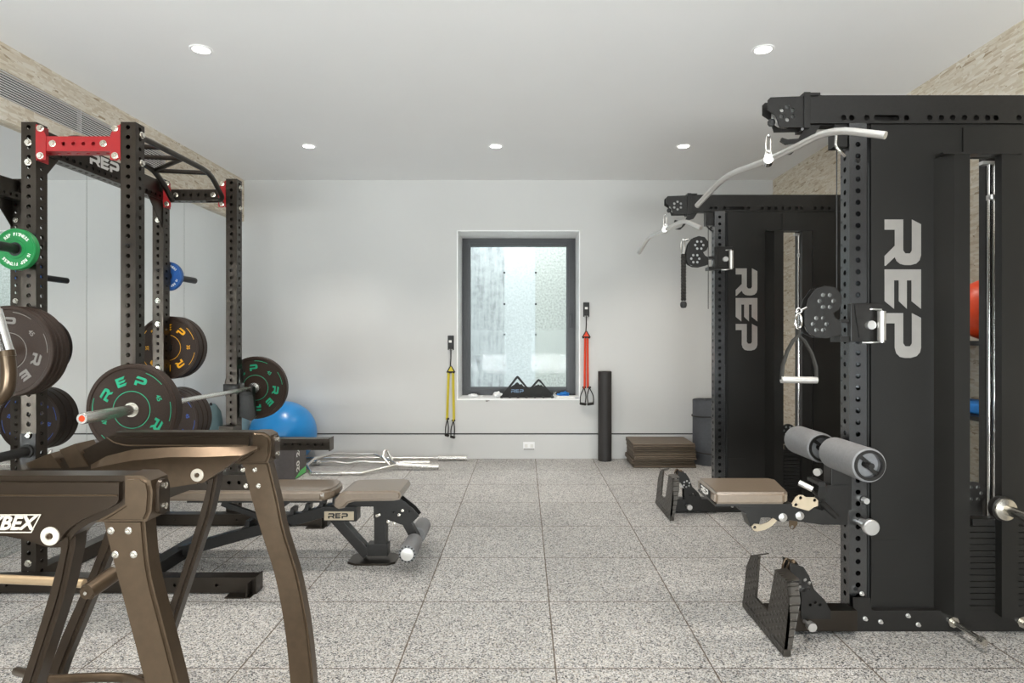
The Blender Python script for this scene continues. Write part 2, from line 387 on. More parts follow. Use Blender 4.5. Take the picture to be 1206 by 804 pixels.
def dup(o, loc=None, parent=None, label=None, group=None, rot=None):
    c = o.copy(); COL.objects.link(c); c.parent = parent
    if parent is None:
        if loc is not None: c.location = loc
        if rot is not None: c.rotation_euler = rot
        if label: c['label'] = label
        if group: c['group'] = group
    for ch in list(KIDS(o)): dup(ch, parent=c)
    return c
def KIDS(o): return [x for x in bpy.data.objects if x.parent == o]
def struct(o): o['kind'] = 'structure'; return o
def sm(path, k=4):                                         # round the corners of a path
    path = [V(p) for p in path]; out = [path[0]]
    for i in range(1, len(path) - 1):
        a, b, c = path[i - 1], path[i], path[i + 1]
        r = min((a - b).length, (c - b).length) * .42
        p, q = b + (a - b).normalized() * r, b + (c - b).normalized() * r
        for j in range(k + 1): t = j / k; out.append(p * (1 - t) ** 2 + b * 2 * t * (1 - t) + q * t * t)
    return out + [path[-1]]
# lettering ---------------------------------------------------------
REP = {'R': [(0, 0), (.28, 0), (.28, .28), (.72, .28), (1.0, 0), (1.27, 0), (1.27, .03), (1.03, .28), (1.14, .33), (1.22, .43), (1.25, .56), (1.25, .72), (1.21, .87), (1.12, .96), (.98, 1), (.13, 1), (0, .75), (.85, .75), (.93, .70), (.93, .57), (.85, .51), (0, .51)],
       'E': [(0, 0), (.87, 0), (1.08, .26), (.30, .26), (.30, .39), (.87, .39), (1.08, .61), (.30, .61), (.30, .74), (.87, .74), (1.08, 1), (0, 1)],
       'P': [(0, 0), (.28, 0), (.28, .28), (.95, .28), (1.1, .32), (1.2, .42), (1.23, .55), (1.23, .72), (1.18, .88), (1.08, .97), (.95, 1), (.13, 1), (0, .75), (.83, .75), (.91, .70), (.91, .57), (.83, .51), (0, .51)]}
ADV = {'R': 0, 'E': 1.37, 'P': 2.57}
def rep(mb, O, U, W, h, th=.002, chars='REP'):
    O = V(O); U = V(U).normalized() * h; W = V(W).normalized() * h; N = U.cross(W).normalized() * th
    for c in chars:
        mb.prism([O + U * (a + ADV[c]) + W * b for a, b in REP[c]], N)
def text(mb, body, O, U, W, size, th=.001, bold=.0, shear=0, align='CENTER', sx=1):
    cu = bpy.data.curves.new('t', 'FONT'); cu.body = body; cu.size = 1; cu.align_x = align; cu.align_y = 'CENTER'
    cu.offset = bold; cu.shear = shear; cu.extrude = .5; cu.resolution_u = 3
    ob = bpy.data.objects.new('t', cu); COL.objects.link(ob)
    me = bpy.data.meshes.new_from_object(ob.evaluated_get(bpy.context.evaluated_depsgraph_get()))
    O = V(O); U = V(U).normalized(); W = V(W).normalized(); N = U.cross(W).normalized()
    mb.add([O + U * v.co.x * size * sx + W * v.co.y * size + N * (v.co.z + .5) * th for v in me.vertices], [list(p.vertices) for p in me.polygons])
    bpy.data.objects.remove(ob); bpy.data.curves.remove(cu); bpy.data.meshes.remove(me)
    return mb

# ------------------------------------------------------------------ the room
BY = 6.604; XL = -3.04; XR = 2.66; YR = -3.0
struct(MB().box(XL - .1, XR + .1, YR - .1, BY + .1, -.1, 0).build('floor', 'floor'))
struct(MB().box(XL - .1, XR + .1, YR - .1, BY + .1, CEIL, CEIL + .1).build('ceiling', 'ceil'))
struct(MB().box(XL - .1, XL, YR - .1, BY + .1, 0, CEIL).build('wall_left', 'wall'))
struct(MB().box(XR, XR + .1, YR - .1, BY + .1, 0, CEIL).build('wall_right', 'osb'))
WX0, WX1, WZ0, WZ1 = -.717, .600, .637, 2.440; WY = 7.06
o = MB().plate([(XL, .272), (XR, .272), (XR, CEIL), (XL, CEIL)], [[(WX0, WZ0), (WX1, WZ0), (WX1, WZ1), (WX0, WZ1)]], (0, BY + .5, 0), (1, 0, 0), (0, 0, 1), .5).build('wall_back', 'wall', smooth=False); struct(o)
b = MB(); t_ = .012       # white lining of the window recess
b.box(WX0, WX0 + t_, BY - .002, WY, WZ0, WZ1); b.box(WX1 - t_, WX1, BY - .002, WY, WZ0, WZ1)
b.box(WX0, WX1, BY - .002, WY, WZ1 - t_, WZ1); b.box(WX0, WX1, BY - .004, WY, WZ0 - .012, WZ0 + .0008)
struct(b.build('trim_window_reveal', 'reveal', smooth=False))
struct(MB().box(XL, XR, BY + .014, BY + .06, .252, .274).build('trim_shadow_gap', 'dark'))
struct(MB().box(XL, XR, BY, BY + .09, 0, .257).build('baseboard_back', 'wall'))
struct(MB().plate([(XL, 0), (XR, 0), (XR, CEIL), (XL, CEIL)], [[(-2.65, .35), (-.45, .35), (-.45, 1.6), (-2.65, 1.6)], [(.15, .35), (2.35, .35), (2.35, 1.6), (.15, 1.6)]], (0, YR, 0), (1, 0, 0), (0, 0, 1), .15).build('wall_rear', 'darkwood_added', smooth=False))  # unseen wall, made dark for the reflections; openings added for the fill lamps
for k, (a, c) in enumerate(((-2.65, -.45), (.15, 2.35))):
    b = MB()
    for x0, x1, z0, z1 in ((a, a + .06, .35, 1.6), (c - .06, c, .35, 1.6), (a, c, .35, .41), (a, c, 1.54, 1.6), ((a + c) / 2 - .03, (a + c) / 2 + .03, .35, 1.6)): b.box(x0, x1, YR - .1, YR - .04, z0, z1)
    f = struct(b.build('window_%d' % (k + 2), 'frame'))  # added windows, never in view, that let the fill lamps in
    MB().box(a + .05, c - .05, YR - .073, YR - .067, .4, 1.55).build('pane', 'glass', f)
# strand board band with air grille above the mirrors
struct(MB().plate([(YR, 2.532), (BY, 2.532), (BY, CEIL), (YR, CEIL)], [[(1.2, 2.66), (5.17, 2.66), (5.17, 2.82), (1.2, 2.82)]], (XL, 0, 0), (0, 1, 0), (0, 0, 1), .05).build('trim_strand_board', 'osb', smooth=False))
struct(MB().box(XL, XL + .05, YR, .60, 0, 2.532).build('trim_added_dark_panel_left', 'darkwood_added', smooth=False))  # unseen panel added to keep the rack's reflections dark
struct(MB().box(XR - .03, XR, YR, 1.9, 0, 2.9).build('trim_added_dark_panel_right', 'darkwood_added', smooth=False))  # added out of view, darkens what the cable machines reflect
g = thing('air_grille', 'long silver linear air grille set in the strand board above the mirrors', 'grille', (XL + .05, 3.2, 2.66))
MB().box(XL + .002, XL + .008, 1.2, 5.17, 2.66, 2.82).build('backing', 'dark', g)
b = MB()
for k in range(11):
    z = 2.668 + k * .0145; b.box(XL + .040, XL + .048, 1.205, 5.165, z - .0024, z + .0024)
b.build('slat_row', 'white', g)
b = MB()
for y in (1.205, 2.2, 3.19, 4.18, 5.162): b.box(XL + .02, XL + .046, y - .003, y + .003, 2.66, 2.82)
parts(b, 'cross_rib', 'satin', g)
# mirrors
ys = [5.52 + 1.232] + [5.52 - 1.232 * k for k in range(6)]
for k in range(6):
    y1 = min(ys[k], BY - .002) - .002; y0 = ys[k + 1] + .002
    if k > 3: continue
    o = MB().box(XL + .001, XL + .007, y0, y1, .004, 2.530).build('wall_mirror', 'mirror', smooth=False)
    tag(o, ['frameless mirror panel at the far left corner, beside the back wall', 'mirror panel behind the far end of the squat rack', 'mirror panel behind the near end of the squat rack', 'nearest mirror panel on the left wall, outside the view'][k], 'mirror', 'mirror panels along the left wall')
# window
wf = struct(bpy.data.objects.new('window_1', None)); COL.objects.link(wf); wf.location = (0, WY, WZ0)
gx0, gx1, gz0, gz1 = -.611, .487, .730, 2.337
b = MB()
for x0, x1, z0, z1 in ((WX0 + .012, gx0, WZ0, WZ1 - .012), (gx1, WX1 - .012, WZ0, WZ1 - .012), (gx0, gx1, WZ0, gz0), (gx0, gx1, gz1, WZ1 - .012)): b.box(x0, x1, WY, WY + .07, z0, z1)
b.build('window_frame', 'frame', wf)
b = MB()
for x0, x1, z0, z1 in ((gx0 - .03, gx0 - .002, gz0 - .03, gz1 + .03), (gx1 + .002, gx1 + .03, gz0 - .03, gz1 + .03), (gx0 - .002, gx1 + .002, gz0 - .03, gz0 - .002), (gx0 - .002, gx1 + .002, gz1 + .002, gz1 + .03)): b.box(x0, x1, WY - .012, WY, z0, z1, .003)
b.build('sash', 'frame', wf)
MB().box(gx0, gx1, WY + .03, WY + .036, gz0, gz1).build('pane', 'glass', wf)
b = MB(); hp = P(672.5, 372, WY - .03); b.box(hp.x - .014, hp.x + .014, WY - .022, WY - .012, hp.z - .04, hp.z + .04, .004); b.box(hp.x - .009, hp.x + .009, WY - .05, WY - .022, hp.z - .13, hp.z + .012, .004); b.build('handle', 'frame', wf)
# light well outside
WE = 8.25
def ux(u): return (u - 617) * WE / F
struct(MB().box(-2.2, ux(594), WE, WE + .25, -.2, 3.7).build('wall_light_well', 'concrete'))
struct(MB().box(ux(594) + .0005, ux(630.5), WE + .004, WE + .25, -.2, 3.7).build('wall_light_well_pale_panel', 'concrete_light'))
struct(MB().box(ux(630.5) + .0005, 2.2, WE, WE + .25, -.2, 3.7).build('wall_light_well_stained_panel', 'concrete_warm'))
struct(MB().box(-2.4, -2.2, WY + .1, WE + .25, -.2, 3.7).build('wall_light_well_left', 'concrete'))
struct(MB().box(2.2, 2.4, WY + .1, WE + .25, -.2, 3.7).build('wall_light_well_right', 'concrete'))
struct(MB().box(-2.4, 2.4, BY + .5, WE + .25, -.3, -.2).build('floor_light_well', 'concrete'))
struct(MB().box(-2.4, 2.4, BY + .502, BY + .56, CEIL - .01, 3.3).build('trim_light_well_head', 'concrete'))
b = MB()
for u in (594, 631):
    for v in (321, 358, 394, 430): p = P(u, v, WE); b.cyl((p.x, WE - .004, p.z), (p.x, WE + .003, p.z), .014, n=10)
struct(b.build('trim_form_ties', 'dark'))
# downlights
vis = {(LX[0], LY[1]): 'round recessed ceiling light nearest on the left', (LX[2], LY[1]): 'round recessed ceiling light nearest on the right',
       (LX[0], LY[0]): 'leftmost of the three recessed lights near the back wall', (LX[1], LY[0]): 'middle of the three recessed lights near the back wall', (LX[2], LY[0]): 'rightmost of the three recessed lights near the back wall'}
proto = None
for x, y in LAMPS:
    if proto is None:
        t = thing('ceiling_light', 'x', 'ceiling light', (x, y, CEIL), 'recessed ceiling lights'); proto = t
        MB().lathe([(.047, -.003), (.049, -.0055), (.060, -.0045), (.064, -.0005)], (x, y, CEIL), (0, 0, 1), 36).build('trim_ring', 'reveal', t)
        MB().lathe([(.0, -.0045), (.048, -.0045), (.048, -.001)], (x, y, CEIL), (0, 0, 1), 32).build('lens', 'lamp', t)
    else: t = dup(proto, (x, y, CEIL))
    if (x, y) in vis: t['label'] = vis[(x, y)]
    else:
        row = {1.82: 'overhead just outside the view', 0.0: 'directly above the camera', -1.8: 'behind the camera'}[y]  # unseen rows, added to light the room
        t['label'] = '%s added recessed ceiling light %s' % ('left' if x < -1 else 'right' if x > 1 else 'middle', row)
    light('downlight', 'SPOT', (x, y, CEIL - .012), (.1 if y == LY[0] else 0, 0, 0), SPOT, LAMP_COL, spot_size=math.radians(96), spot_blend=1.0, shadow_soft_size=.045)
# socket on the back wall
t = thing('wall_socket', 'small white double wall socket low on the back wall under the window', 'socket', P(623, 531, BY))
c = P(623, 525, BY); MB().box(c.x - .062, c.x + .062, BY - .008, BY, c.z - .040, c.z + .044, .003).build('cover_plate', 'reveal', t)
b = MB()
for dx in (-.03, .03):
    b.box(c.x + dx - .016, c.x + dx + .016, BY - .0095, BY - .007, c.z - .018, c.z + .02, .002)
parts(b, 'outlet_face', 'white', t)
MB().box(c.x - .058, c.x + .058, BY - .0095, BY - .006, c.z - .037, c.z - .028).build('slot', 'greytext', t)

# ------------------------------------------------------------------ the squat rack (left)
RY0, RY1 = 3.17, 4.29; RXR, RXL = -2.03, -2.54; W3 = .0762; RT = 2.387
rack = thing('squat_rack', 'dark bronze four-post squat rack with red top brackets against the mirror wall', 'rack', ((RXL + RXR) / 2, RY0, 0))
ZH = .43 - .0254
for X, Y in ((RXL, RY0), (RXR, RY0), (RXL, RY1), (RXR, RY1)):
    u = MB(); st = (ZH - .09) % .0508
    u.perf((X, Y + W3 / 2, .0), (0, 0, 1), (1, 0, 0), RT, W3, W3, start=ZH % .0508).build('upright', 'rack', rack)
    nb = MB()
    for n in range(1, 38, 2):
        text(nb, str(n), (X + W3 / 2 + .0001, Y + W3 * .80, .43 + (n - 1) * .0508 + .0254), (0, 1, 0), (0, 0, 1), .013, .0006)
    nb.build('hole_numbers', 'dark', rack, smooth=False)
    lg = MB(); lg.cur = 0
    zz = P(150, 288, RY0).z
    text(lg, '>REP<', (X, Y - .0001, zz), (1, 0, 0), (0, 0, 1), .022, .0006); lg.build('badge', 'dark', rack, smooth=False)
# feet (run towards the room, end beyond the uprights) with foot flanges
for Y in (RY0 - .082, RY1 - .082):
    b = MB(); b.perf((-2.75, Y + W3 / 2, .006 + W3 / 2), (1, 0, 0), (0, 1, 0), 2.75 - 1.345, W3, W3, faces='x', pitch=.21, start=.06, r=.008).build('base_beam', 'rack', rack)
    b = MB()
    b.prism([(-1.345, Y - .002, 0.006), (-1.345, Y + W3 + .002, .006), (-1.345, Y + W3 + .002, .088), (-1.345, Y - .002, .088)], (.008, 0, 0))
    b.box(-1.47, -1.345, Y - .055, Y - .001, 0, .006, .001); b.box(-1.47, -1.337, Y, Y + W3, 0, .006); b.box(-2.75, -2.62, Y, Y + W3, 0, .006)
    b.prism([(-1.37, Y - .001, .006), (-1.36, Y - .001, .006), (-1.36, Y - .001, .07)], (0, -.05, 0))
    parts(b, 'foot_flange', 'rack', rack)
b = MB(); b.box(RXL - .036, RXL + .036, RY0 + W3, RY1, .006, .082); b.build('base_rail', 'rack', rack)
# gusset plates at the feet of the uprights
bolts = []
for X in (RXL, RXR):
    for Y in (RY0, RY1):
        bolts += [((X - .0, Y - .001, .125), (0, -1, 0))]
# top crossmembers (X direction): near one red, far one bronze with red end brackets
def cross(Y, m, em):
    b = MB(); b.perf((RXL + W3 / 2 + .006, Y + W3 / 2, 2.275), (1, 0, 0), (0, 1, 0), RXR - RXL - W3 - .012, W3, W3, faces='xyY', r=.010); b.build('top_crossmember', m, rack)
    for sx, X in ((1, RXL + W3 / 2), (-1, RXR - W3 / 2)):
        e = MB(); e.box(min(X, X + sx * .006), max(X, X + sx * .006), Y, Y + W3, 2.19, 2.375)
        e.prism([(X, Y - .003, 2.37), (X + sx * .030, Y - .003, 2.365), (X + sx * .052, Y - .003, 2.318), (X + sx * .052, Y - .003, 2.232), (X + sx * .052, Y - .003, 2.192), (X + sx * .02, Y - .003, 2.188), (X, Y - .003, 2.205)], (0, .005, 0))
        e.build('end_bracket', em, rack)
        for z in (2.352, 2.212): bolts.append(((X + sx * .026, Y - .004, z), (0, -1, 0)))
    for x in (RXL + .125, RXR - .125): bolts.append(((x, Y - .001, 2.275), (0, -1, 0)))
cross(RY0, 'red', 'red'); cross(RY1, 'rack', 'red')
for z in (2.28, 2.18): bolts.append(((RXL, RY0 - .001, z), (0, -1, 0)))
for X in (RXR,):
    for Y in (RY0, RY1):
        for z in (2.335, 2.19): bolts.append(((X + W3 / 2, Y + W3 / 2 + .012, z), (1, 0, 0)))
for z in (1.60, 1.44, 1.13, .98, 2.16): bolts.append(((RXL, RY1 - .001, z - .06), (0, -1, 0)))
for z in (.78, 1.28, 1.76): bolts.append(((RXL + .006, RY0 - .003, z), (0, -1, 0)))
# left name-plate rail along Y with gussets
b = MB(); b.box(RXL - .012, RXL + .012, RY0 + W3, RY1, 2.285, 2.375)
b.perf((RXL, RY0 + W3, 2.262), (0, 1, 0), (0, 0, 1), RY1 - RY0 - W3, .05, W3, faces='xyY', r=.0105)
b.prism([(RXL + .025, RY1, 2.24), (RXL + .025, RY1 - .16, 2.24), (RXL + .025, RY1, 2.05)], (.006, 0, 0)); b.prism([(RXL + .025, RY0 + W3, 2.24), (RXL + .025, RY0 + W3 + .09, 2.24), (RXL + .025, RY0 + W3, 2.13)], (.006, 0, 0))
b.build('name_rail', 'rack', rack)
b = MB(); rep(b, (RXL + .0122, 3.60, 2.297), (0, 1, 0), (0, 0, 1), .068, .002); b.build('lettering', 'white', rack, smooth=False)
# short gusset triangle under the red crossmember
# multi grip pull-up bar
a = MB(); xo, xi = -2.03, -2.39
a.tube(sm([(xo, RY0 + W3, 2.335), (xo, 3.30, 2.345), (xo, 4.0, 2.352), (-2.07, 4.24, 2.25), (-2.09, 4.268, 2.235), (-2.19, 4.268, 2.232)], 3), .0165)
a.tube(sm([(-2.47, RY0 + W3 + .02, 2.30), (-2.43, 3.34, 2.365), (xi, 3.5, 2.372), (xi, 3.98, 2.372), (-2.41, 4.14, 2.31), (-2.43, 4.272, 2.232)], 3), .0175)
parts(a, 'pull_up_rail', 'rack', rack)
a = MB()
for y in (3.47, 3.68, 4.0): a.cyl((xi, y, 2.365), (xo, y, 2.348), .014)
a.cyl((xo, 3.68, 2.348), (xi, 4.0, 2.365), .014); parts(a, 'pull_up_grip', 'rack', rack)
# safety arms
for Y in (RY0 - .082, RY1 - .082):
    b = MB(); b.perf((RXR - .10, Y + W3 / 2, .557), (1, 0, 0), (0, 1, 0), 1.325 and (RXR * -1 + .10 - 1.325), W3, W3, faces='xX', r=.010)
    b.box(-1.327, -1.319, Y - .006, Y + W3 + .006, .512, .602, .002); b.box(RXR - W3 / 2 - .012, RXR + W3 / 2 + .012, Y + .004, Y + .085, .44, .68, .002)
    b.prism([(RXR + .05, Y + .03, .518), (RXR + .36, Y + .03, .518), (RXR + .05, Y + .03, .40)], (0, .012, 0))
    b.build('safety_arm', 'rack', rack)
# J cups holding the barbell
BX, BZ = -1.935, .925
for Y in (RY0, RY1):
    b = MB(); b.box(RXR - .052, RXR + .052, Y - .012, Y + .085, .893, .963, .002)
    b.box(RXR + .052, BX + .045, Y + .012, Y + .062, BZ - .044, BZ - .017, .002); b.box(BX + .03, BX + .045, Y + .012, Y + .062, BZ - .03, BZ + .02, .002)
    b.box(RXR + .045, RXR + .057, Y + .012, Y + .062, BZ - .03, BZ + .14, .002)
    b.prism([(BX + .03, Y + .02, BZ - .03), (BX + .045, Y + .02, BZ - .03), (BX + .06, Y + .02, BZ - .19), (BX + .03, Y + .02, BZ - .22), (RXR + .045, Y + .02, BZ - .19), (RXR + .045, Y + .02, BZ - .03)], (0, .03, 0))
    j = b.build('j_cup', 'black', rack)
# storage pegs on the left uprights
for Y, s in ((RY0, -1), (RY1 + W3, 1)):
    for z in (1.725, 1.216, .70):
        b = MB(); L = .36 if s < 0 else .40
        b.cyl((RXL, Y, z), (RXL, Y + s * (L if z != 1.216 else .30), z), .0235, n=24)
        b.box(RXL - .04, RXL + .04, min(Y, Y + s * .006), max(Y, Y + s * .006), z - .07, z + .09)
        b.lathe([(.025, 0), (.034, 0), (.034, .012), (.0245, .014)], (RXL, Y + s * .006, z), (0, s, 0), 24)
        b.build('storage_peg', 'black', rack)
bp = None
for p, d in bolts:
    MB().bolt(p, d).build('bolt', 'steel', rack)

# ------------------------------------------------------------------ barbell and plates
bar = thing('barbell', 'long steel barbell racked across the squat rack with green-lettered plates', 'barbell', (BX, 3.77, BZ))
b = MB(); b.cyl((BX, 3.14, BZ), (BX, 4.42, BZ), .0145, n=24); b.build('shaft', 'bar', bar)
for s, y in ((-1, 3.125), (1, 4.425)):
    b = MB(); b.lathe([(.0, 0), (.038, 0), (.038, .022), (.0255, .026), (.0255, .415), (.023, .42), (.014, .42), (.014, .416), (0, .416)] if s < 0 else [(.0, 0), (.038, 0), (.038, .022), (.0255, .026), (.0255, .41), (0, .41)], (BX, y, BZ), (0, s, 0), 32)
    sl = b.build('sleeve', 'bar', bar)
    if s < 0:
        b = MB(); b.cyl((BX, 3.125 - .4165, BZ), (BX, 3.125 - .418, BZ), .0138, n=20); b.build('end_sticker', 'orange', sl)

def arc_strip(mb, c, r0, r1, a0, a1, y, th=.0012, n=14):
    pts = [(r0 * math.cos(a0 + (a1 - a0) * k / n), r0 * math.sin(a0 + (a1 - a0) * k / n)) for k in range(n + 1)] + [(r1 * math.cos(a1 - (a1 - a0) * k / n), r1 * math.sin(a1 - (a1 - a0) * k / n)) for k in range(n + 1)]
    mb.prism([V((c[0] + p[0], y, c[2] + p[1])) for p in pts], (0, -th, 0))
def bumper(label, cat_loc, R, wd, tm, number, rot=0., group=None, body='rubber'):
    """plate whose face looks towards -Y; cat_loc = centre of that face"""
    x, y, z = cat_loc
    t = thing('weight_plate', label, 'weight plate', (x, y, z), group)
    c = (x, y, z)
    prof = [(.026, .004), (.026, .0), (.085, .0), (.089, .0035), (.155 * R / .225, .0045), (R - .022, .0045), (R - .018, .0), (R - .004, .0), (R, .004), (R, wd - .004), (R - .004, wd), (.03, wd), (.026, wd - .003), (.026, .004)]
    MB().lathe(prof, c, (0, 1, 0), 72).build('rubber_disc', body, t)
    MB().lathe([(.0255, -.001), (.036, -.001), (.038, .002), (.038, .004), (.0255, .004)], c, (0, 1, 0), 32).build('hub_ring', 'steel', t)
    l = MB(); yy = y + .0045
    l.lathe([(.0895, .0), (.0895, -.001), (.093, -.001), (.093, .0)], (x, yy, z), (0, 1, 0), 48)
    for half in (0, PI):
        for ch, off in (('R', 1.36), ('E', .68), ('P', 0)):
            a = rot + off + half
            n = V((math.cos(a), 0, math.sin(a))); tg = V((math.sin(a), 0, -math.cos(a)))
            h = .046; wl = {'R': 1.25, 'E': 1.08, 'P': 1.23}[ch]
            O = V((x, yy, z)) + n * .122 - tg * h * wl / 2
            l.prism([O + tg * h * p + n * h * q for p, q in REP[ch]], (0, -.002, 0))
        a = half + rot - .84; n = V((math.cos(a), 0, math.sin(a))); tg = V((math.sin(a), 0, -math.cos(a)))
        text(l, number, V((x, yy, z)) + n * .145, tg, n, .032, .0015, bold=.02)
        for a0 in (.75, 2.9): arc_strip(l, (x, yy, z), .192, .195, a0 + half + rot - 1.3, a0 - .8 + half + rot, yy)
    l.build('lettering', tm, t, smooth=False)
    return t
bumper('large bumper plate lettered in green on the near end of the racked barbell', (BX, 3.045, BZ), .225, .055, 'green', '45', 1.248)
bumper('large bumper plate lettered in green on the far end of the racked barbell', (BX, 4.452, BZ), .225, .045, 'green', '45', 1.66)
g1 = 'grey-lettered bumper plates on the near storage peg'
for k in range(4):
    if k == 0: p0 = bumper('front bumper plate with grey letters on the near storage peg', (RXL, 3.040, 1.2137), .225, .027, 'greytext', '45', 1.50, g1)
    else: dup(p0, (RXL, 3.040 + .0295 * k, 1.2137), label=['', 'second grey-lettered bumper plate, just behind the front one on the near peg', 'third grey-lettered bumper plate on the near storage peg', 'rearmost grey-lettered bumper plate, against the near upright'][k])
p1 = bumper('front bumper plate with yellow letters hanging behind the far rack upright', (RXL, 4.405, 1.2137), .225, .055, 'yellow', '35', .86, 'yellow-lettered bumper plates on the far storage peg')
dup(p1, (RXL, 4.472, 1.2137), label='rear bumper plate behind the yellow-lettered one on the far peg')
p2 = bumper('front bumper plate with blue numbers on the low far storage peg', (RXL, 4.400, .6977), .225, .060, 'bluetext', '45', 1.04, 'blue-numbered bumper plates on the low far peg')
dup(p2, (RXL, 4.466, .6977), label='middle grey-rimmed bumper plate on the low far storage peg')
dup(p2, (RXL, 4.532, .6977), label='rearmost grey-rimmed bumper plate on the low far storage peg')
def change(label, c, m):
    x, y, z = c; R = .104
    t = thing('change_plate', label, 'weight plate', c, 'small colour-coded plates')
    MB().lathe([(.026, .003), (.026, 0), (.045, 0), (.048, .004), (R - .012, .004), (R - .008, 0), (R - .002, 0), (R, .003), (R, .027), (R - .003, .03), (.03, .03), (.026, .027), (.026, .003)], c, (0, 1, 0), 56).build('disc', m, t)
    MB().lathe([(.0255, -.001), (.034, -.001), (.036, .004), (.0255, .005)], c, (0, 1, 0), 28).build('hub_ring', 'rubber_soft', t)
    l = MB()
    for base, word in ((PI / 2 + .75, 'REP FITNESS'), (-PI / 2 + .75, 'REP FITNESS')):
        for i, ch in enumerate(word):
            if ch == ' ': continue
            a = base - i * .165; n = V((math.cos(a), 0, math.sin(a))); tg = V((math.sin(a), 0, -math.cos(a)))
            text(l, ch, V(c) + V((0, .004, 0)) + n * .074, tg, n, .021, .001, bold=.03)
    for a, n_ in ((-.42, '10'),):
        n = V((math.cos(a), 0, math.sin(a))); tg = V((math.sin(a), 0, -math.cos(a))); text(l, n_, V(c) + V((0, .004, 0)) + n * .072, tg, n, .02, .001, bold=.03)
    l.build('lettering', 'white', t, smooth=False)
change('small green change plate on the near upright of the squat rack', (RXL, 3.085, 1.7227), 'greenplate')
change('small blue change plate on the far upright of the squat rack', (RXL, 4.40, 1.7227), 'blueplate')

# ------------------------------------------------------------------ adjustable bench (left)
bn = thing('adjustable_bench', 'low flat adjustable bench with two brown-black pads and leg rollers', 'bench', (-1.2, 3.58, 0))
def pad(mb, xs0, xs1, y0, y1, z0, z1, bev=.02, taper=None):
    mb.box(xs0, xs1, y0, y1, z0, z1, bev, 4)
YC = 3.575
b = MB()          # seat pad: front edge dips at its left end
pts = [(-1.055, .345), (-1.05, .385), (-1.02, .418), (-.985, .430), (-.72, .434), (-.690, .428), (-.680, .405), (-.69, .382), (-.72, .376), (-.94, .372), (-.975, .362), (-1.0, .335), (-1.03, .330)]
b.bm((lambda q: (bmesh.ops.bevel(q, geom=[e for e in q.edges if abs(e.verts[0].co.y - e.verts[1].co.y) < 1e-4], offset=.012, segments=3, affect='EDGES'), q)[1])(
    (lambda tb: (tb.free() or None) if False else tb)(__import__('bmesh').new() if False else (lambda q: ([q.verts.new((x, YC - .15, z)) for x, z in pts], q.verts.ensure_lookup_table(), q.faces.new(q.verts[:]), [setattr(v, 'index', 0) for v in []], bmesh.ops.translate(q, verts=[e for e in bmesh.ops.extrude_face_region(q, geom=q.faces[:])['geom'] if isinstance(e, bmesh.types.BMVert)], vec=(0, .30, 0)), q)[-1])(bmesh.new()))))
b.build('seat_pad', 'vinyl', bn)
b = MB()
q = bmesh.new(); o8 = [(-1.10, -.075), (-1.04, -.13), (-1.04, .13)]
out = [(-2.02, -.15), (-1.12, -.15), (-1.075, -.10), (-1.065, 0), (-1.075, .10), (-1.12, .15), (-2.02, .15)]
vs = [q.verts.new((x, YC + y, .374)) for x, y in out]; q.faces.new(vs)
ex = bmesh.ops.extrude_face_region(q, geom=q.faces[:]); bmesh.ops.translate(q, verts=[e for e in ex['geom'] if isinstance(e, bmesh.types.BMVert)], vec=(0, 0, .058))
bmesh.ops.bevel(q, geom=q.edges[:], offset=.014, segments=3, affect='EDGES'); b.bm(q); b.build('back_pad', 'vinyl', bn)
b = MB()                                         # spine under the seat
sp = lambda u, v, Y=YC: P(u, v, Y)
b.beam((-1.10, YC, .345), (-.80, YC, .345), .06, .065, bev=.004); b.beam((-1.98, YC, .05), (-1.05, YC, .31), .062, .062, bev=.004)
b.box(-.86, -.79, YC - .03, YC + .03, .05, .33, .003)
b.beam((-1.11, YC, .27), (-.90, YC, .035), .062, .058, bev=.004); b.box(-1.145, -.955, YC - .045, YC + .045, .232, .318, .004)
b.box(-.90, -.78, YC - .034, YC + .034, .03, .10, .003)
b.box(-1.9, -1.12, YC - .09, YC - .06, .352, .376); b.box(-1.9, -1.12, YC + .06, YC + .09, .352, .376)
b.build('frame', 'black', bn)
b = MB(); b.plate([(-.17, -.02), (-.12, -.05), (.06, -.05), (.10, -.02), (.10, .10), (.06, .13), (-.12, .13), (-.17, .10)], [], (-.83, YC - .05, 0), (1, 0, 0), (0, 1, 0), .012); b.build('foot_plate', 'rack', bn)
b = MB(); b.box(-2.04, -1.96, YC - .25, YC + .25, 0, .07, .004); b.cyl((-2.06, YC - .1, .04), (-2.06, YC - .14, .04), .035); b.build('rear_foot', 'black', bn)
b = MB(); b.beam((-1.72, YC - .05, .34), (-1.34, YC - .05, .20), .02, .03); b.beam((-1.34, YC + .05, .355), (-1.70, YC + .05, .10), .02, .03)
for k in range(6):
    x = -1.62 + k * .085; z = .05 + (x + 1.98) * .2796 + .035; b.prism([(x, YC - .036, z), (x + .045, YC - .036, z + .012), (x + .05, YC - .036, z + .045), (x + .03, YC - .036, z + .05), (x + .022, YC - .036, z + .022)], (0, .072, 0))
b.build('adjustment_ladder', 'black', bn)
lb = MB(); lb.box(-1.139, -.970, YC - .049, YC - .045, .241, .291, .001); pl = lb.build('name_plate', 'cream', bn)
lb = MB(); rep(lb, (-1.117, YC - .0492, .2515), (1, 0, 0), (0, 0, 1), .030, .001); lb.build('lettering', 'dark', pl, smooth=False)
b = MB()                                         # quadrant and leg roller arm
b.plate([(-.86, .372), (-.72, .372), (-.63, .30), (-.60, .262), (-.64, .222), (-.70, .212), (-.765, .235), (-.80, .25), (-.86, .25)], [(-.655, .29, .006), (-.70, .275, .006), (-.745, .285, .006)], (0, YC - .03, 0), (1, 0, 0), (0, 0, 1), .008)
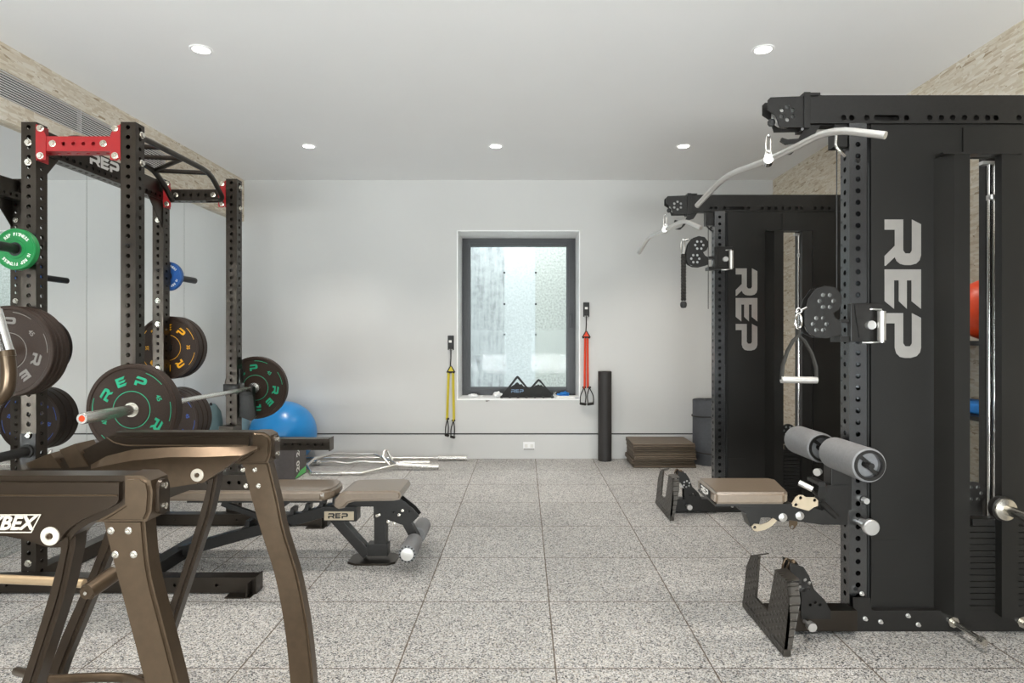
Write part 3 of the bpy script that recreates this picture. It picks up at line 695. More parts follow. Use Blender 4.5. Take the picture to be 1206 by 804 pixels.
b.plate([(-.86, .372), (-.72, .372), (-.63, .30), (-.60, .262), (-.64, .222), (-.70, .212), (-.765, .235), (-.80, .25), (-.86, .25)], [], (0, YC + .038, 0), (1, 0, 0), (0, 0, 1), .008)
b.beam((-.72, YC, .30), (-.625, YC, .125), .05, .05, bev=.003); b.build('roller_arm', 'black', bn)
b = MB(); b.cyl((-.625, YC - .27, .122), (-.625, YC + .27, .122), .012); b.build('roller_axle', 'steel', bn)
for s in (-1, 1):
    y0 = YC + s * .05; y1 = YC + s * .265
    b = MB(); b.lathe([(.0, 0), (.036, 0), (.046, .004), (.048, .012), (.048, .203), (.046, .211), (.036, .215), (0, .215)], (-.625, y0, .122), (0, s, 0), 32); rl = b.build('foam_roller', 'foam', bn)
    b = MB(); b.lathe([(0, 0), (.034, 0), (.034, .006), (.012, .008), (0, .008)], (-.625, y1, .122), (0, s, 0), 24); b.build('end_cap', 'satin', rl)
    b = MB()
    for k in range(14):
        a = k * 2 * PI / 14; b.cyl((-.625 + .041 * math.cos(a), y1 - s * .002, .122 + .041 * math.sin(a)), (-.625 + .041 * math.cos(a), y1 + s * .003, .122 + .041 * math.sin(a)), .0045, n=8)
    b.build('rim_teeth', 'black', rl)
for u_, v_ in ((444, 607), (446.5, 606), (457, 614), (464, 616), (474, 601), (470, 606)):
    p = P(u_, v_, YC - .04); MB().bolt((p.x, YC - .04, p.z), (0, -1, 0), .008).build('bolt', 'steel', bn)

# ------------------------------------------------------------------ things on the floor at the back left
t = tag(MB().lathe([(math.sin(PI * k / 40) * .325, -math.cos(PI * k / 40) * .325 * (.985 if k < 20 else 1)) for k in range(41)], (-2.44, 6.272, .3215), (0, 0, 1), 64).build('exercise_ball', 'ball'), 'big glossy blue exercise ball on the floor by the back wall', 'ball')
b = MB(); prof = [(.001, 0), (.08, .0), (.105, .1), (.11, .3), (.10, .45), (.085, .54), (.05, .60), (.03, .62), (.001, .625)]
b.lathe(prof, (-2.895, 6.28, 0), (.0, 0, 1), 24)
t = b.build('fabric_bag', 'teal'); tag(t, 'slumped grey-teal fabric bag leaning by the mirror behind the rack', 'bag')
MB().cyl((-2.93, 6.20, .615), (-2.93, 6.19, .635), .012, n=10).build('toggle', 'dark', t)
bx = thing('plyo_box', 'dark padded jump box with white numbers, under the far safety arm', 'box', (-2.3, 5.75, 0))
MB().box(-2.62, -2.075, 5.6, 5.9, 0, .345, .01, 3).build('body', 'boxvinyl', bx)
b = MB(); text(b, '24', (-2.0745, 5.68, .245), (0, 0, 1), (0, -1, 0), .10, .001, bold=.03); b.build('lettering', 'white', bx, smooth=False)
b = MB(); text(b, '20', (-2.0745, 5.68, .11), (0, 0, 1), (0, -1, 0), .10, .001, bold=.03); b.build('lettering', 'white', bx, smooth=False)
b = MB(); b.prism([(-2.0745, 5.605, .012), (-2.0745, 5.88, .012), (-2.0745, 5.88, .07), (-2.0745, 5.74, .06)], (.001, 0, 0)); b.build('green_stripe', 'greenbox', bx)
tb = thing('trap_bar', 'steel hexagonal trap bar lying on the floor by the back wall', 'bar', (-1.7, 6.05, 0))
hexp = [(-2.12, 6.03, .045), (-1.99, 5.79, .02), (-1.52, 5.79, .02), (-1.24, 6.03, .050), (-1.30, 6.12, .07), (-1.55, 6.42, .085), (-1.98, 6.42, .085), (-2.10, 6.20, .078)]
b = MB(); b.tube([V(p) for p in hexp], .0145, 12, closed=True); b.build('hex_frame', 'bar', tb)
b = MB(); b.cyl((-1.24, 6.03, .050), (-.83, 6.03, .032), .0245); b.lathe([(.0245, 0), (.036, 0), (.036, .015), (.0245, .017)], (-1.235, 6.03, .050), (1, 0, 0), 24); b.build('sleeve', 'bar', tb)
b = MB(); b.cyl((-2.12, 6.03, .045), (-2.36, 6.03, .032), .0245); b.build('sleeve', 'bar', tb)
for x, y in ((-1.36, 6.02),):
    b = MB(); b.tube(sm([(-1.30, 6.12, .07), (-1.36, 6.15, .17), (-1.38, 6.13, .175), (-1.39, 6.08, .12), (-1.30, 6.0, .05)], 4), .014); b.build('raised_handle', 'bar', tb)
ez = thing('curl_bar', 'wavy steel curl bar lying behind the trap bar', 'bar', (-1.7, 6.28, 0))
b = MB(); b.tube(sm([(-2.05, 6.24, .032), (-1.90, 6.24, .04), (-1.78, 6.24, .02), (-1.66, 6.24, .045), (-1.50, 6.24, .032), (-1.22, 6.24, .03)], 4), .013); b.build('shaft', 'bar', ez)
b = MB(); b.cyl((-1.22, 6.24, .027), (-.95, 6.24, .027), .0255); b.build('sleeve', 'bar', ez)
b = MB(); b.cyl((-2.05, 6.24, .0315), (-2.15, 6.24, .0315), .0255); b.build('sleeve', 'bar', ez)
sb = thing('barbell', 'second steel barbell lying on the floor along the back wall', 'barbell', (-1.6, 6.47, 0))
b = MB(); b.cyl((-2.42, 6.49, .028), (-.87, 6.49, .028), .0145); b.build('shaft', 'bar', sb)
b = MB(); b.cyl((-.90, 6.49, .030), (-.60, 6.49, .030), .0255); b.lathe([(.025, 0), (.030, 0), (.030, .02), (.025, .022)], (-.90, 6.49, .031), (1, 0, 0), 24); b.build('sleeve', 'bar', sb)

# ------------------------------------------------------------------ cable machines (right)
def arch(c, r, n=6):
    return [(c[0] + r * math.cos(2 * PI * k / n), c[1] + r * math.sin(2 * PI * k / n)) for k in range(n)]
def pulley(c, n_, R, root, th=.012, holes=6, hr=.009, hc=.028):
    b = MB(); x, y, z = c
    b.plate([(R * math.cos(2 * PI * k / 36), R * math.sin(2 * PI * k / 36)) for k in range(36)], [], c, (1, 0, 0), (0, 0, 1), th)
    return b.build('pulley', 'satin', root)
def machine(Y0, X0, near):
    lab = ('nearest tall black cable machine at the right edge, with thigh rollers and padded seat' if near
           else 'farther tall black cable machine on the right, behind the padded seat')
    m = thing('cable_machine', lab, 'gym machine', (X0 + .5, Y0, 0))
    D = Y0 - 2.71
    def q(u, v, y=0): p = P(u, v, 2.71 + y); return V((p.x - 1.427 + X0, p.y + D, p.z))          # photo pixel on the near machine, moved to this one
    def poly(px, y): return [q(u, v, y) for u, v in px]
    XE = X0 + 1.12
    # front and rear uprights
    b = MB(); b.perf((X0 + .038, Y0 + .038, .09), (0, 0, 1), (1, 0, 0), 2.13, .0762, .0762, faces='xyY', start=.03, skip=(), r=.0115); b.build('upright', 'upright', m)
    b = MB(); b.perf((XE - .04, Y0 + .038, .09), (0, 0, 1), (1, 0, 0), 2.13, .0762, .0762, faces='xy', start=.03, r=.0115); b.build('upright', 'black', m)
    nb = MB()
    for n in range(1, 40, 2): text(nb, str(n), (X0 - .0001, Y0 + .068, .12 + n * .0508), (0, -1, 0), (0, 0, 1), .014, .0006)
    nb.build('hole_numbers', 'dark', m, smooth=False)
    # top beam with holes along its lower edge
    b = MB(); zb, zt = 2.219, 2.342; xb = X0 - .195; O = V((0, Y0, 0)); U = V((1, 0, 0)); W = V((0, 0, 1))
    hs = [X0 + .010 + .0] + [X0 + (u - 1000.2) * .0037225 for u in (1003, 1020.6)] + [X0 + (u - 1000.2) * .0037225 for u in (1067.6, 1095, 1108.5, 1122, 1136, 1149.5, 1163, 1173, 1200, 1214, 1228)]
    hs = [X0 - .025] + hs[1:]
    sl = [(X0 + (a - 1000.2) * .0037225, c) for a, c in ((1032, 2.243), (1056, 2.243))]
    holes = [(x, 2.243, .0125) for x in hs]
    slot = [(sl[0][0] + .012 * math.cos(a), 2.243 + .012 * math.sin(a)) for a in [PI / 2 + PI * k / 8 for k in range(9)]] + [(sl[1][0] + .012 * math.cos(a), 2.243 + .012 * math.sin(a)) for a in [-PI / 2 + PI * k / 8 for k in range(9)]]
    b.plate([(xb, zb), (XE, zb), (XE, zt), (xb, zt)], holes + [slot], (0, Y0 + .004, 0), U, W, .004)
    b.box(xb, XE, Y0 + .076, Y0 + .08, zb, zt); b.box(xb, XE, Y0 + .004, Y0 + .08, zt - .004, zt); b.box(xb, XE, Y0 + .03, Y0 + .08, zb, zb + .004); b.box(xb, xb + .004, Y0 + .002, Y0 + .08, zb, zt); b.box(XE - .004, XE, Y0 + .002, Y0 + .08, zb, zt)
    b.build('top_beam', 'black', m)
    # pulley head
    head = [(904, 118), (907, 115), (947, 113.5), (951, 113), (951, 150), (918, 150.5), (913, 136), (904, 130)]
    for k, yy in enumerate((-.004, .058)):
        b = MB(); hc = q(926.8, 133.6); b.plate([(p.x, p.z) for p in poly(head, 0)], [(hc.x + .028 * math.cos(a), hc.z + .028 * math.sin(a), .0095) for a in [PI / 6 + PI / 3 * j for j in range(6)]], (0, Y0 + yy + .006, 0), U, W, .006); b.build('head_plate', 'black', m)
    pulley((hc.x, Y0 + .036, hc.z), 0, .055, m)
    b = MB(); b.box(xb - .008, xb + .02, Y0 - .012, Y0 + .085, 2.195, 2.352, .002); b.box(q(948, 0).x, q(965, 0).x, Y0 - .01, Y0 + .08, 2.338, 2.35, .001); b.cyl(q(945, 152, -.01), q(945, 152, .07), .006)
    b.build('head_clamp', 'black', m)
    b = MB(); st = q(908.5, 144.5, .03); b.lathe([(.0, -.017), (.01, -.0145), (.0165, -.006), (.0165, .006), (.01, .0145), (0, .017)], st, (0, 0, 1), 20); b.build('cable_stop', 'rubber_soft', m)
    # hook for the bar, under the head
    b = MB(); b.prism(poly([(950, 148), (966, 148), (958, 160), (948, 163), (940, 174), (932, 181.5), (922, 181), (934, 176), (939, 168), (926, 170), (919.5, 166), (921, 162), (928, 164), (941, 163)], .01), (0, .012, 0)); b.build('bar_hook', 'black', m)
    # block between beam and front upright, with cable loop
    b = MB(); b.box(X0 - .06, X0 - .002, Y0 + .01, Y0 + .07, 2.12, 2.219, .002); b.build('spacer_block', 'black', m); b = MB(); b.tube(sm([q(985, 158, .0), q(984, 172, -.01), q(990, 179, -.01), q(995, 184, .0)]), .006); b.build('cable_guide', 'chrome' if near else 'black', m)
    b = MB(); b.cyl((X0 - .035, Y0 + .04, 1.5), (X0 - .035, Y0 + .04, 2.16), .0028, n=8); b.build('cable', 'rubber_soft', m)
    # side sheet with cut-outs: slot for the stack, small perforations
    px0 = X0 + .100; s0 = X0 + .378; s1 = X0 + .727
    b = MB(); b.plate([(px0, .092), (s0 + .02, .092), (s0 + .02, 2.065), (s1 - .02, 2.065), (s1 - .02, .092), (XE - .1, .092), (XE - .1, 2.217), (px0, 2.217)], [], (0, Y0 + .012, 0), U, W, .003)
    b.cur = 1
    def perfs(cols, rows, x0, z0, dx, dz, r=.0027):
        for i in range(cols):
            for j in range(rows):
                x, z = x0 + i * dx, z0 - j * dz; b.add([(x - r * 1.3, Y0 + .0086, z - r * .8), (x + r * 1.3, Y0 + .0086, z - r * .8), (x + r * 1.3, Y0 + .0086, z + r * .8), (x - r * 1.3, Y0 + .0086, z + r * .8)], [[0, 1, 2, 3]])
    k_ = .0037225
    perfs(4, 23, X0 + (1034 - 1000.2) * k_, CZ - (445 - 400) * k_, 7.2 * k_, .0305)
    perfs(6, 8, X0 + (1069.5 - 1000.2) * k_, CZ - (632 - 400) * k_, 6.0 * k_, .0305)
    b.build('side_panel', ['sheet', 'dark'], m, smooth=False)
    pn = MB(); pn.box(X0 + .103, X0 + .230, Y0 + .0065, Y0 + .0088, CZ - (679 - 400) * k_, CZ - (636 - 400) * k_, .0008)
    pn.build('access_cover', 'sheet', m)
    # narrow strip between upright and sheet with a row of holes
    b = MB(); b.plate([(X0 + .076, .095), (px0 + .04, .095), (px0 + .04, 2.217), (X0 + .076, 2.217)], [], (0, Y0 + .045, 0), U, W, .003)
    b.cur = 1
    for k in range(64 if near else 64):
        z = 1.08 - k * .0155 if k < 60 else 0
        if z > .16: b.cyl((X0 + .088, Y0 + .0405, z), (X0 + .088, Y0 + .0425, z), .0032, n=8)
    b.cur = 0; b.cyl((X0 + .094, Y0 + .02, .12), (X0 + .094, Y0 + .02, 2.05), .0035, n=8)
    b.build('slotted_strip', ['dark', 'satin'], m)
    # big lettering
    b = MB(); h = (1086 - 1043) * k_
    rep(b, (q(1043, 258).x, Y0 + .0085, q(1043, 258).z), (0, 0, -1), (1, 0, 0), h, .0015); b.build('lettering', 'logo', m, smooth=False)
    # shrouds either side of the stack
    def shroud(pts):
        b = MB(); n = len(pts)
        for i in range(n - 1):
            (x0, y0, d0), (x1, y1, d1) = pts[i], pts[i + 1]
            b.prism([(x0, Y0 + y0, .088 - d0), (x1, Y0 + y1, .088 - d1), (x1, Y0 + y1, 2.065), (x0, Y0 + y0, 2.065)], (0, .003, 0))
        b.build('stack_shroud', 'sheet', m)
    shroud([(s0 - .002, .008, 0), (X0 + .415, -.065, .006), (X0 + .482, -.065, .006), (X0 + .483, .06, 0)])
    shroud([(X0 + .617, -.03, 0), (X0 + .618, -.065, .006), (X0 + .690, -.065, .006), (s1, .008, 0)])
    b = MB(); b.box(X0 + .365, X0 + .70, Y0 - .07, Y0 - .02, 2.064, 2.072); b.box(X0 + .50, X0 + .52, Y0 + .03, Y0 + .1, 2.0, 2.06)
    b.box(X0 + .700, X0 + .73, Y0 + .13, Y0 + .17, .09, 2.2); b.box(X0 + .50, X0 + .52, Y0 + .0, Y0 + .005, 2.075, 2.2); parts(b, 'stack_frame', 'black', m)
    # guide rods, stack
    for dx, dy in ((.636, .03), (.661, .032)):
        b = MB(); b.cyl((X0 + dx, Y0 + dy, .09), (X0 + dx, Y0 + dy, 2.06), .0085, n=16); b.build('guide_rod', 'chrome', m)
    b = MB(); b.box(X0 + .60, X0 + .70, Y0 + .02, Y0 + .045, 2.045, 2.06); b.cyl((X0 + .648, Y0 + .03, 1.89), (X0 + .648, Y0 + .03, 1.91), .022); parts(b, 'rod_collar', 'satin', m)
    b = MB(); b.box(X0 + .634, X0 + .71, Y0 + .05, Y0 + .09, .1, 2.1); b.build('rear_channel', 'black', m)
    nw = 14
    for k in range(nw):
        b = MB(); z = .092 + k * .0265; b.box(X0 + .50, X0 + .75, Y0 - .03, Y0 + .022, z, z + .0245, .002); b.cur = 1
        b.cyl((X0 + .625, Y0 - .0305, z + .012), (X0 + .625, Y0 - .0315, z + .012), .0055, n=10); b.build('stack_plate', ['sheet', 'satin'], m)
    b = MB(); zt_ = .092 + nw * .0265; b.box(X0 + .52, X0 + .72, Y0 - .03, Y0 + .022, zt_, zt_ + .03, .002)
    pc = q(1151, 575, .02); b.plate([(.05 * math.cos(2 * PI * k / 30), .05 * math.sin(2 * PI * k / 30)) for k in range(30)], [(.03 * math.cos(a), .03 * math.sin(a), .009) for a in [PI / 3 * j for j in range(6)]], (X0 + .54, Y0 + .0, .60), U, W, .012)
    b.box(X0 + .50, X0 + .58, Y0 - .004, Y0 + .004, .50, .56); b.build('stack_head', 'black', m)
    b = MB(); b.cyl((X0 + .54, Y0 + .004, .60), (X0 + .54, Y0 + .010, .60), .04); b.build('stack_pulley', 'satin', m)
    # base
    b = MB(); b.box(X0 - .0, XE, Y0 - .02, Y0 + .08, 0, .092, .004); b.prism([(X0 + .005, Y0 - .024, .03), (X0 + .005, Y0 - .024, .15), (X0 + .078, Y0 - .024, .15), (X0 + .084, Y0 - .024, .10), (X0 + .135, Y0 - .024, .055), (X0 + .135, Y0 - .024, .03)], (0, .006, 0)); b.build('base_beam', 'black', m)
    for u_, v_ in ((1014, 698), (1018, 727.5), (1036, 731), (1069, 724.5), (1081, 735)):
        p = q(u_, v_, -.02); MB().bolt((p.x, Y0 - .0245 if u_ < 1040 else Y0 - .02, p.z), (0, -1, 0), .009).build('bolt', 'satin', m)
    for u_, v_ in ((1010, 189), (993, 178)):
        p = q(u_, v_); MB().bolt((p.x, Y0, p.z), (0, -1, 0), .010).build('bolt', 'black', m)
    # storage pins
    b = MB(); b.cyl((X0 + .438, Y0 - .02, .045), (X0 + .438, Y0 - .185, .045), .010); b.cyl((X0 + .438, Y0 - .02, .045), (X0 + .438, Y0 - .03, .045), .024, n=8); b.cyl((X0 + .438, Y0 - .185, .045), (X0 + .438, Y0 - .21, .045), .018, .014, n=8); b.build('storage_pin', 'steel', m)
    b = MB(); b.cyl((X0 + .74, Y0 - .02, .045), (X0 + .74, Y0 - .10, .045), .012); b.cyl((X0 + .74, Y0 - .02, .045), (X0 + .74, Y0 - .03, .045), .026, n=8); b.build('storage_pin', 'steel', m)
    if near:
        b = MB(); c = V((X0 + .603, Y0 - .07, .555)); b.lathe([(0, 0), (.05, 0), (.052, .03), (.046, .036), (0, .036)], c, (0, -1, 0), 32)
        bb = b.build('storage_peg', 'black', m); b = MB(); b.lathe([(0, 0), (.0475, 0), (.045, .006), (.0215, .012), (.0205, .17), (.0225, .172), (.0225, .185), (.012, .19), (0, .19)], c + V((0, -.036, 0)), (0, -1, 0), 32); b.build('peg_sleeve', 'steel', bb)
    # trolley
    zc = 1.335 if near else 1.86
    tz = zc - 1.335
    b = MB(); b.box(X0 - .012, X0 + .125, Y0 - .035, Y0 - .001, 1.262 + tz, 1.428 + tz, .003); b.box(X0 - .05, X0 - .002, Y0 - .02, Y0 + .07, 1.26 + tz, 1.285 + tz, .002); b.box(X0 - .05, X0 - .002, Y0 - .02, Y0 + .07, 1.345 + tz, 1.36 + tz, .002)
    b.prism([(X0 + .0, Y0 - .037, 1.425 + tz), (X0 + .10, Y0 - .037, 1.425 + tz), (X0 + .085, Y0 - .037, 1.28 + tz), (X0 + .02, Y0 - .037, 1.28 + tz)], (0, -.006, 0)); b.build('trolley', 'black', m)
    b = MB(); hx = X0 + .098; b.cyl((hx, Y0 - .075, 1.268 + tz), (hx, Y0 - .075, 1.392 + tz), .0165, n=24); b.build('trolley_handle', 'satin', m)
    b = MB(); b.tube([(hx, Y0 - .075, 1.258 + tz), (hx, Y0 - .075, 1.268 + tz)], .012); b.tube(sm([(hx, Y0 - .075, 1.398 + tz), (hx - .02, Y0 - .04, 1.402 + tz), (hx - .06, Y0 - .035, 1.402 + tz)]), .004); b.tube(sm([(hx, Y0 - .075, 1.262 + tz), (hx - .02, Y0 - .04, 1.258 + tz), (hx - .06, Y0 - .035, 1.258 + tz)]), .004)
    b.cyl((X0 + .060, Y0 - .043, 1.333 + tz), (X0 + .060, Y0 - .07, 1.333 + tz), .016, .019); b.build('trolley_knob', 'satin', m)
    k5 = 1 / 5.956
    bean = [(430, 97), (500, 110), (540, 160), (545, 210), (525, 262), (482, 292), (505, 330), (540, 350), (540, 440), (440, 465), (370, 460), (310, 430), (285, 380), (285, 290), (310, 190), (360, 120)]
    bp_ = [(q(900 + a * k5, 0, -.06).x, CZ - (320 + c * k5 - 400) * .00364 + tz) for a, c in bean]
    cs = [(q(900 + a * k5, 0, -.06).x, CZ - (320 + c * k5 - 400) * .00364 + tz) for a, c in ((437, 205), (390, 367))]
    for yy in (-.055, -.005):
        b = MB(); b.plate(bp_, [(c[0] + .0295 * math.cos(a), c[1] + .0295 * math.sin(a), .0095) for c in cs for a in [PI / 3 * j for j in range(6)]], (0, Y0 + yy, 0), U, W, .006); b.build('pulley_plate', 'black', m)
    for c in cs: pulley((c[0], Y0 - .028, c[1]), 0, .052, m)
    # foot plate and low pulley
    fx = X0 - .387
    def fp(y, z): return V((fx + .10 * z + .0, Y0 + y, z))
    outl = [(.235, .03), (.235, .19), (.20, .25), (.11, .285), (.10, .10), (-.045, .10), (-.075, .285), (-.20, .285), (-.235, .225), (-.235, .03)]
    b = MB(); b.prism([fp(y, z) for y, z in outl], (.012, 0, 0)); b.prism([fp(-.075, .285), fp(-.20, .285), fp(-.20, .285) + V((.05, 0, .008)), fp(-.075, .285) + V((.05, 0, .008))], (0, 0, .006))
    b.prism([fp(.11, .285), fp(.20, .25), fp(.20, .25) + V((.05, 0, .008)), fp(.11, .285) + V((.05, 0, .008))], (0, 0, .006)); b.prism([fp(-.235, .03), fp(-.235, .225), fp(-.20, .285), fp(-.20, .285) + V((.045, 0, 0)), fp(-.235, .225) + V((.045, 0, 0)), fp(-.235, .03) + V((.03, 0, 0))], (0, .005, 0))
    b.box(fx + .0, fx + .03, Y0 - .235, Y0 + .235, .0, .032, .002)
    b.build('foot_plate', 'diamond', m)
    br = [(923.7, 657), (939.5, 662), (946, 672), (952, 688), (964, 700), (971, 713), (971, 722), (937, 722), (937, 692), (925, 675)]
    bc1 = q(941, 683); bc2 = q(953, 708)
    for yy in (-.05, .02):
        b = MB(); b.plate([(q(u_, v_, 0).x, q(u_, v_, 0).z) for u_, v_ in br], [(bc1.x + .022 * math.cos(a), bc1.z + .022 * math.sin(a), .008) for a in [PI / 3 * j + .4 for j in range(6)]] + [(bc2.x + .024 * math.cos(a), bc2.z + .02 * math.sin(a), .0065) for a in (PI * .15, PI * .5, PI * .85)], (0, Y0 + yy, 0), U, W, .006); b.build('low_pulley_bracket', 'black', m)
    pulley((bc1.x, Y0 - .02, bc1.z), 0, .040, m, .012)
    b = MB(); b.box(fx + .02, X0 + .01, Y0 - .05, Y0 + .03, .015, .105, .003); b.build('low_arm', 'rack' if near else 'black', m)
    b = MB(); p = q(948, 732, -.055); b.cyl((p.x, Y0 - .05, p.z), (p.x + .006, Y0 - .085, p.z), .008); b.cyl((p.x + .006, Y0 - .085, p.z), (p.x + .008, Y0 - .11, p.z), .019); b.build('pull_pin', 'satin', m)
    b = MB(); b.tube(sm([q(921, 675, -.02), q(922, 664, -.02), q(926, 656.5, -.02), q(930, 660, -.02), q(926, 670, -.02)]), .0045); b.lathe([(0, -.012), (.012, -.008), (.014, 0), (.012, .008), (0, .012)], q(934, 662, -.015), (1, 0, .4), 16); b.build('snap_hook', 'bronze', m)
    if near:
        # seat, its adjuster and the thigh rollers
        q2 = bmesh.new(); ys_ = (Y0 - .14, Y0 + .14); zs = .635
        ol = [(.795, -.14), (1.085, -.14), (1.115, -.10), (1.15, .10), (1.125, .14), (.80, .14)]
        vs = [q2.verts.new((x, Y0 + y, zs - .052)) for x, y in ol]; q2.faces.new(vs)
        ex = bmesh.ops.extrude_face_region(q2, geom=q2.faces[:]); bmesh.ops.translate(q2, verts=[e for e in ex['geom'] if isinstance(e, bmesh.types.BMVert)], vec=(0, 0, .052))
        bmesh.ops.bevel(q2, geom=[e for e in q2.edges], offset=.011, segments=3, affect='EDGES')
        b = MB(); b.bm(q2); st_ = b.build('seat', 'vinyl', m)
        b = MB(); b.box(.80, 1.12, Y0 - .13, Y0 + .13, zs - .06, zs - .05); b.build('seat_board', 'black', st_)
        b = MB(); b.plate([(-.075, -.017), (.075, -.017), (.075, .017), (-.075, .017)], [], (.7945, Y0, zs - .026), (0, -1, 0), (0, 0, 1), .002); nb_ = b.build('seat_badge', 'dark', st_)
        b = MB(); rep(b, (.7925, Y0 + .055, zs - .040), (0, -1, 0), (0, 0, 1), .028, .001); b.build('lettering', 'white', nb_, smooth=False)
        def z8(px, y): return [q(860 + a / 8.04, 560 + c / 8.04, y) for a, c in px]
        arm = [(70, 292), (580, 288), (760, 300), (880, 330), (920, 90), (1118, 90), (1112, 465), (870, 465), (700, 440), (560, 430), (420, 430), (380, 395), (290, 395), (270, 470), (215, 505), (190, 480), (150, 360), (90, 325)]
        b = MB(); b.prism(z8(arm, -.035), (0, .07, 0)); b.build('seat_arm', 'black', m)
        sec = [(200, 480), (215, 515), (255, 528), (330, 512), (395, 475), (445, 425), (405, 400), (350, 440), (290, 462), (230, 455)]
        b = MB(); b.plate([(p.x, p.z) for p in z8(sec, -.04)], [(p.x, p.z, .007) for p in z8([(232, 488)], -.04)], (0, Y0 - .036, 0), U, W, .005); b.build('angle_quadrant', 'cream', m)
        wb = [(655, 182), (690, 185), (720, 205), (800, 205), (832, 235), (830, 285), (790, 300), (742, 332), (690, 318), (590, 290), (582, 268), (620, 205)]
        b = MB(); b.plate([(p.x, p.z) for p in z8(wb, -.05)], [(p.x, p.z, .0075) for p in z8([(666, 210), (622, 275), (800, 232)], -.05)], (0, Y0 - .045, 0), U, W, .006); b.build('pivot_plate', 'cream', m)
        b = MB(); b.plate([(p.x, p.z) for p in z8([(572, 430), (650, 440), (650, 470), (618, 515), (590, 515), (572, 490)], -.05)], [(p.x, p.z, .007) for p in z8([(602, 495)], -.05)], (0, Y0 - .032, 0), U, W, .004); b.build('stop_tab', 'bronze', m)
        for a, c in ((500, 395), (660, 380)):
            p = z8([(a, c)], -.04)[0]; b = MB(); b.lathe([(0, 0), (.018, 0), (.018, .006), (.008, .01), (0, .01)], (p.x, Y0 - .0355, p.z), (0, -1, 0), 24); b.build('pivot_bolt', 'satin', m)
        b = MB(); b.cyl(q(941, 568, -.03), q(957, 576, -.06), .0125); b.build('adjust_lever', 'satin', m)
        b = MB(); b.cyl(q(955, 575, -.06), q(966, 590, -.04), .005); b.cyl(q(966, 590, -.04), q(985, 608, -.03), .014); b.prism(z8([(830, 60), (900, 60), (900, 110), (860, 100), (830, 90)], -.05), (0, .1, 0)); b.build('lever_link', 'black', m)
        # thigh roller post
        b = MB(); b.box(q(975, 0).x, q(999, 0).x, Y0 - .03, Y0 + .04, .53, .72, .003); b.beam((1.37, Y0, .71), (1.356, Y0, .80), .06, .05, bev=.003)
        b.cyl((1.356, Y0 - .30, .777), (1.356, Y0 + .33, .777), .012); b.build('roller_post', 'black', m)
        for s_, y0, y1 in ((-1, Y0 - .005, Y0 - .285), (1, Y0 + .10, Y0 + .355)):
            L = abs(y1 - y0); R = .068
            b = MB(); b.lathe([(.052, 0), (R - .006, 0), (R - .001, .004), (R, .012), (R, L - .012), (R - .001, L - .004), (R - .006, L), (.052, L), (.050, L - .03), (.014, L - .032), (.014, .03), (.05, .03), (.052, 0)], (1.356, y0, .777), (0, s_, 0), 48); rl = b.build('thigh_roller', 'foam', m)
            ye = y1 if s_ < 0 else y0
            b = MB(); b.lathe([(.049, .012), (.049, -.004), (.060, -.004), (.061, .004)], (1.356, min(y0, y1), .777), (0, 1, 0), 40); b.lathe([(0, 0), (.014, 0), (.016, .01), (.0, .011)], (1.356, min(y0, y1) + .008, .777), (0, 1, 0), 24)
            for sg in (-1, 1):
                b.prism([(1.356 + sg * .012, min(y0, y1) + .008, .777 - sg * .010), (1.356 + sg * .045, min(y0, y1) + .008, .777 - sg * .032), (1.356 + sg * .030, min(y0, y1) + .008, .777 - sg * .042), (1.356 - sg * .002, min(y0, y1) + .008, .777 - sg * .016)], (0, .004, 0))
            b.build('hub_cap', 'black', rl)
        b = MB(); b.cyl((X0 + .06, Y0 - .03, q(0, 588).z), (X0 + .06, Y0 - .005, q(0, 588).z), .013); b.cyl(q(965, 555, -.05), q(962, 556, -.07), .013, .016); b.build('lock_knob', 'satin', m)
        b = MB(); p = q(1012, 615, -.0); b.cyl((X0 + .055, Y0, p.z), (X0 + .055, Y0 - .06, p.z), .019); b.lathe([(0, 0), (.031, 0), (.034, .004), (.034, .022), (.030, .026), (0, .026)], (X0 + .055, Y0 - .055, p.z), (0, -1, 0), 32); b.build('clamp_knob', 'satin', m)
    return m
machine(2.71, 1.427, True)
machine(4.57, 1.410, False)

# lat bars hanging from the heads
def latbar(label, pts, hang, r=.0145):
    t = thing('lat_bar', label, 'bar attachment', hang, 'bent pulldown bars')
    b = MB(); b.tube(sm(pts, 5), r, 16); b.build('bent_bar', 'satin', t)
    b = MB(); b.cyl(V(hang) + V((-.01, -.03, 0)), V(hang) + V((.01, .03, 0)), .021); b.plate([(-.02, 0), (.02, 0), (.012, .035), (-.012, .035)], [(0, .02, .007)], V(hang) + V((0, .003, .012)), (1, 0, 0), (0, 0, 1), .006); b.build('hanger_eye', 'chrome', t)
    b = MB(); top = V(hang) + V((0, 0, .125)); c = V(hang)
    b.tube([c + V((.011 * math.cos(a), 0, .070 + .045 * math.sin(a))) for a in [2 * PI * k / 20 for k in range(20)]], .004, 8, closed=True); b.build('carabiner', 'chrome', t)
    return t
latbar('long bent pulldown bar hanging from the nearest cable machine head', [(1.346, 2.30, 2.03), (1.218, 2.45, 2.105), (1.083, 2.74, 2.063), (1.0, 3.06, 2.085), (.925, 3.30, 1.985)], (1.083, 2.74, 2.063))
latbar('bent pulldown bar hanging from the farther cable machine', [(1.189, 4.15, 2.02), (1.116, 4.32, 2.108), (1.051, 4.60, 2.085), (.996, 4.93, 2.09), (.95, 5.10, 1.985)], (1.051, 4.60, 2.085))
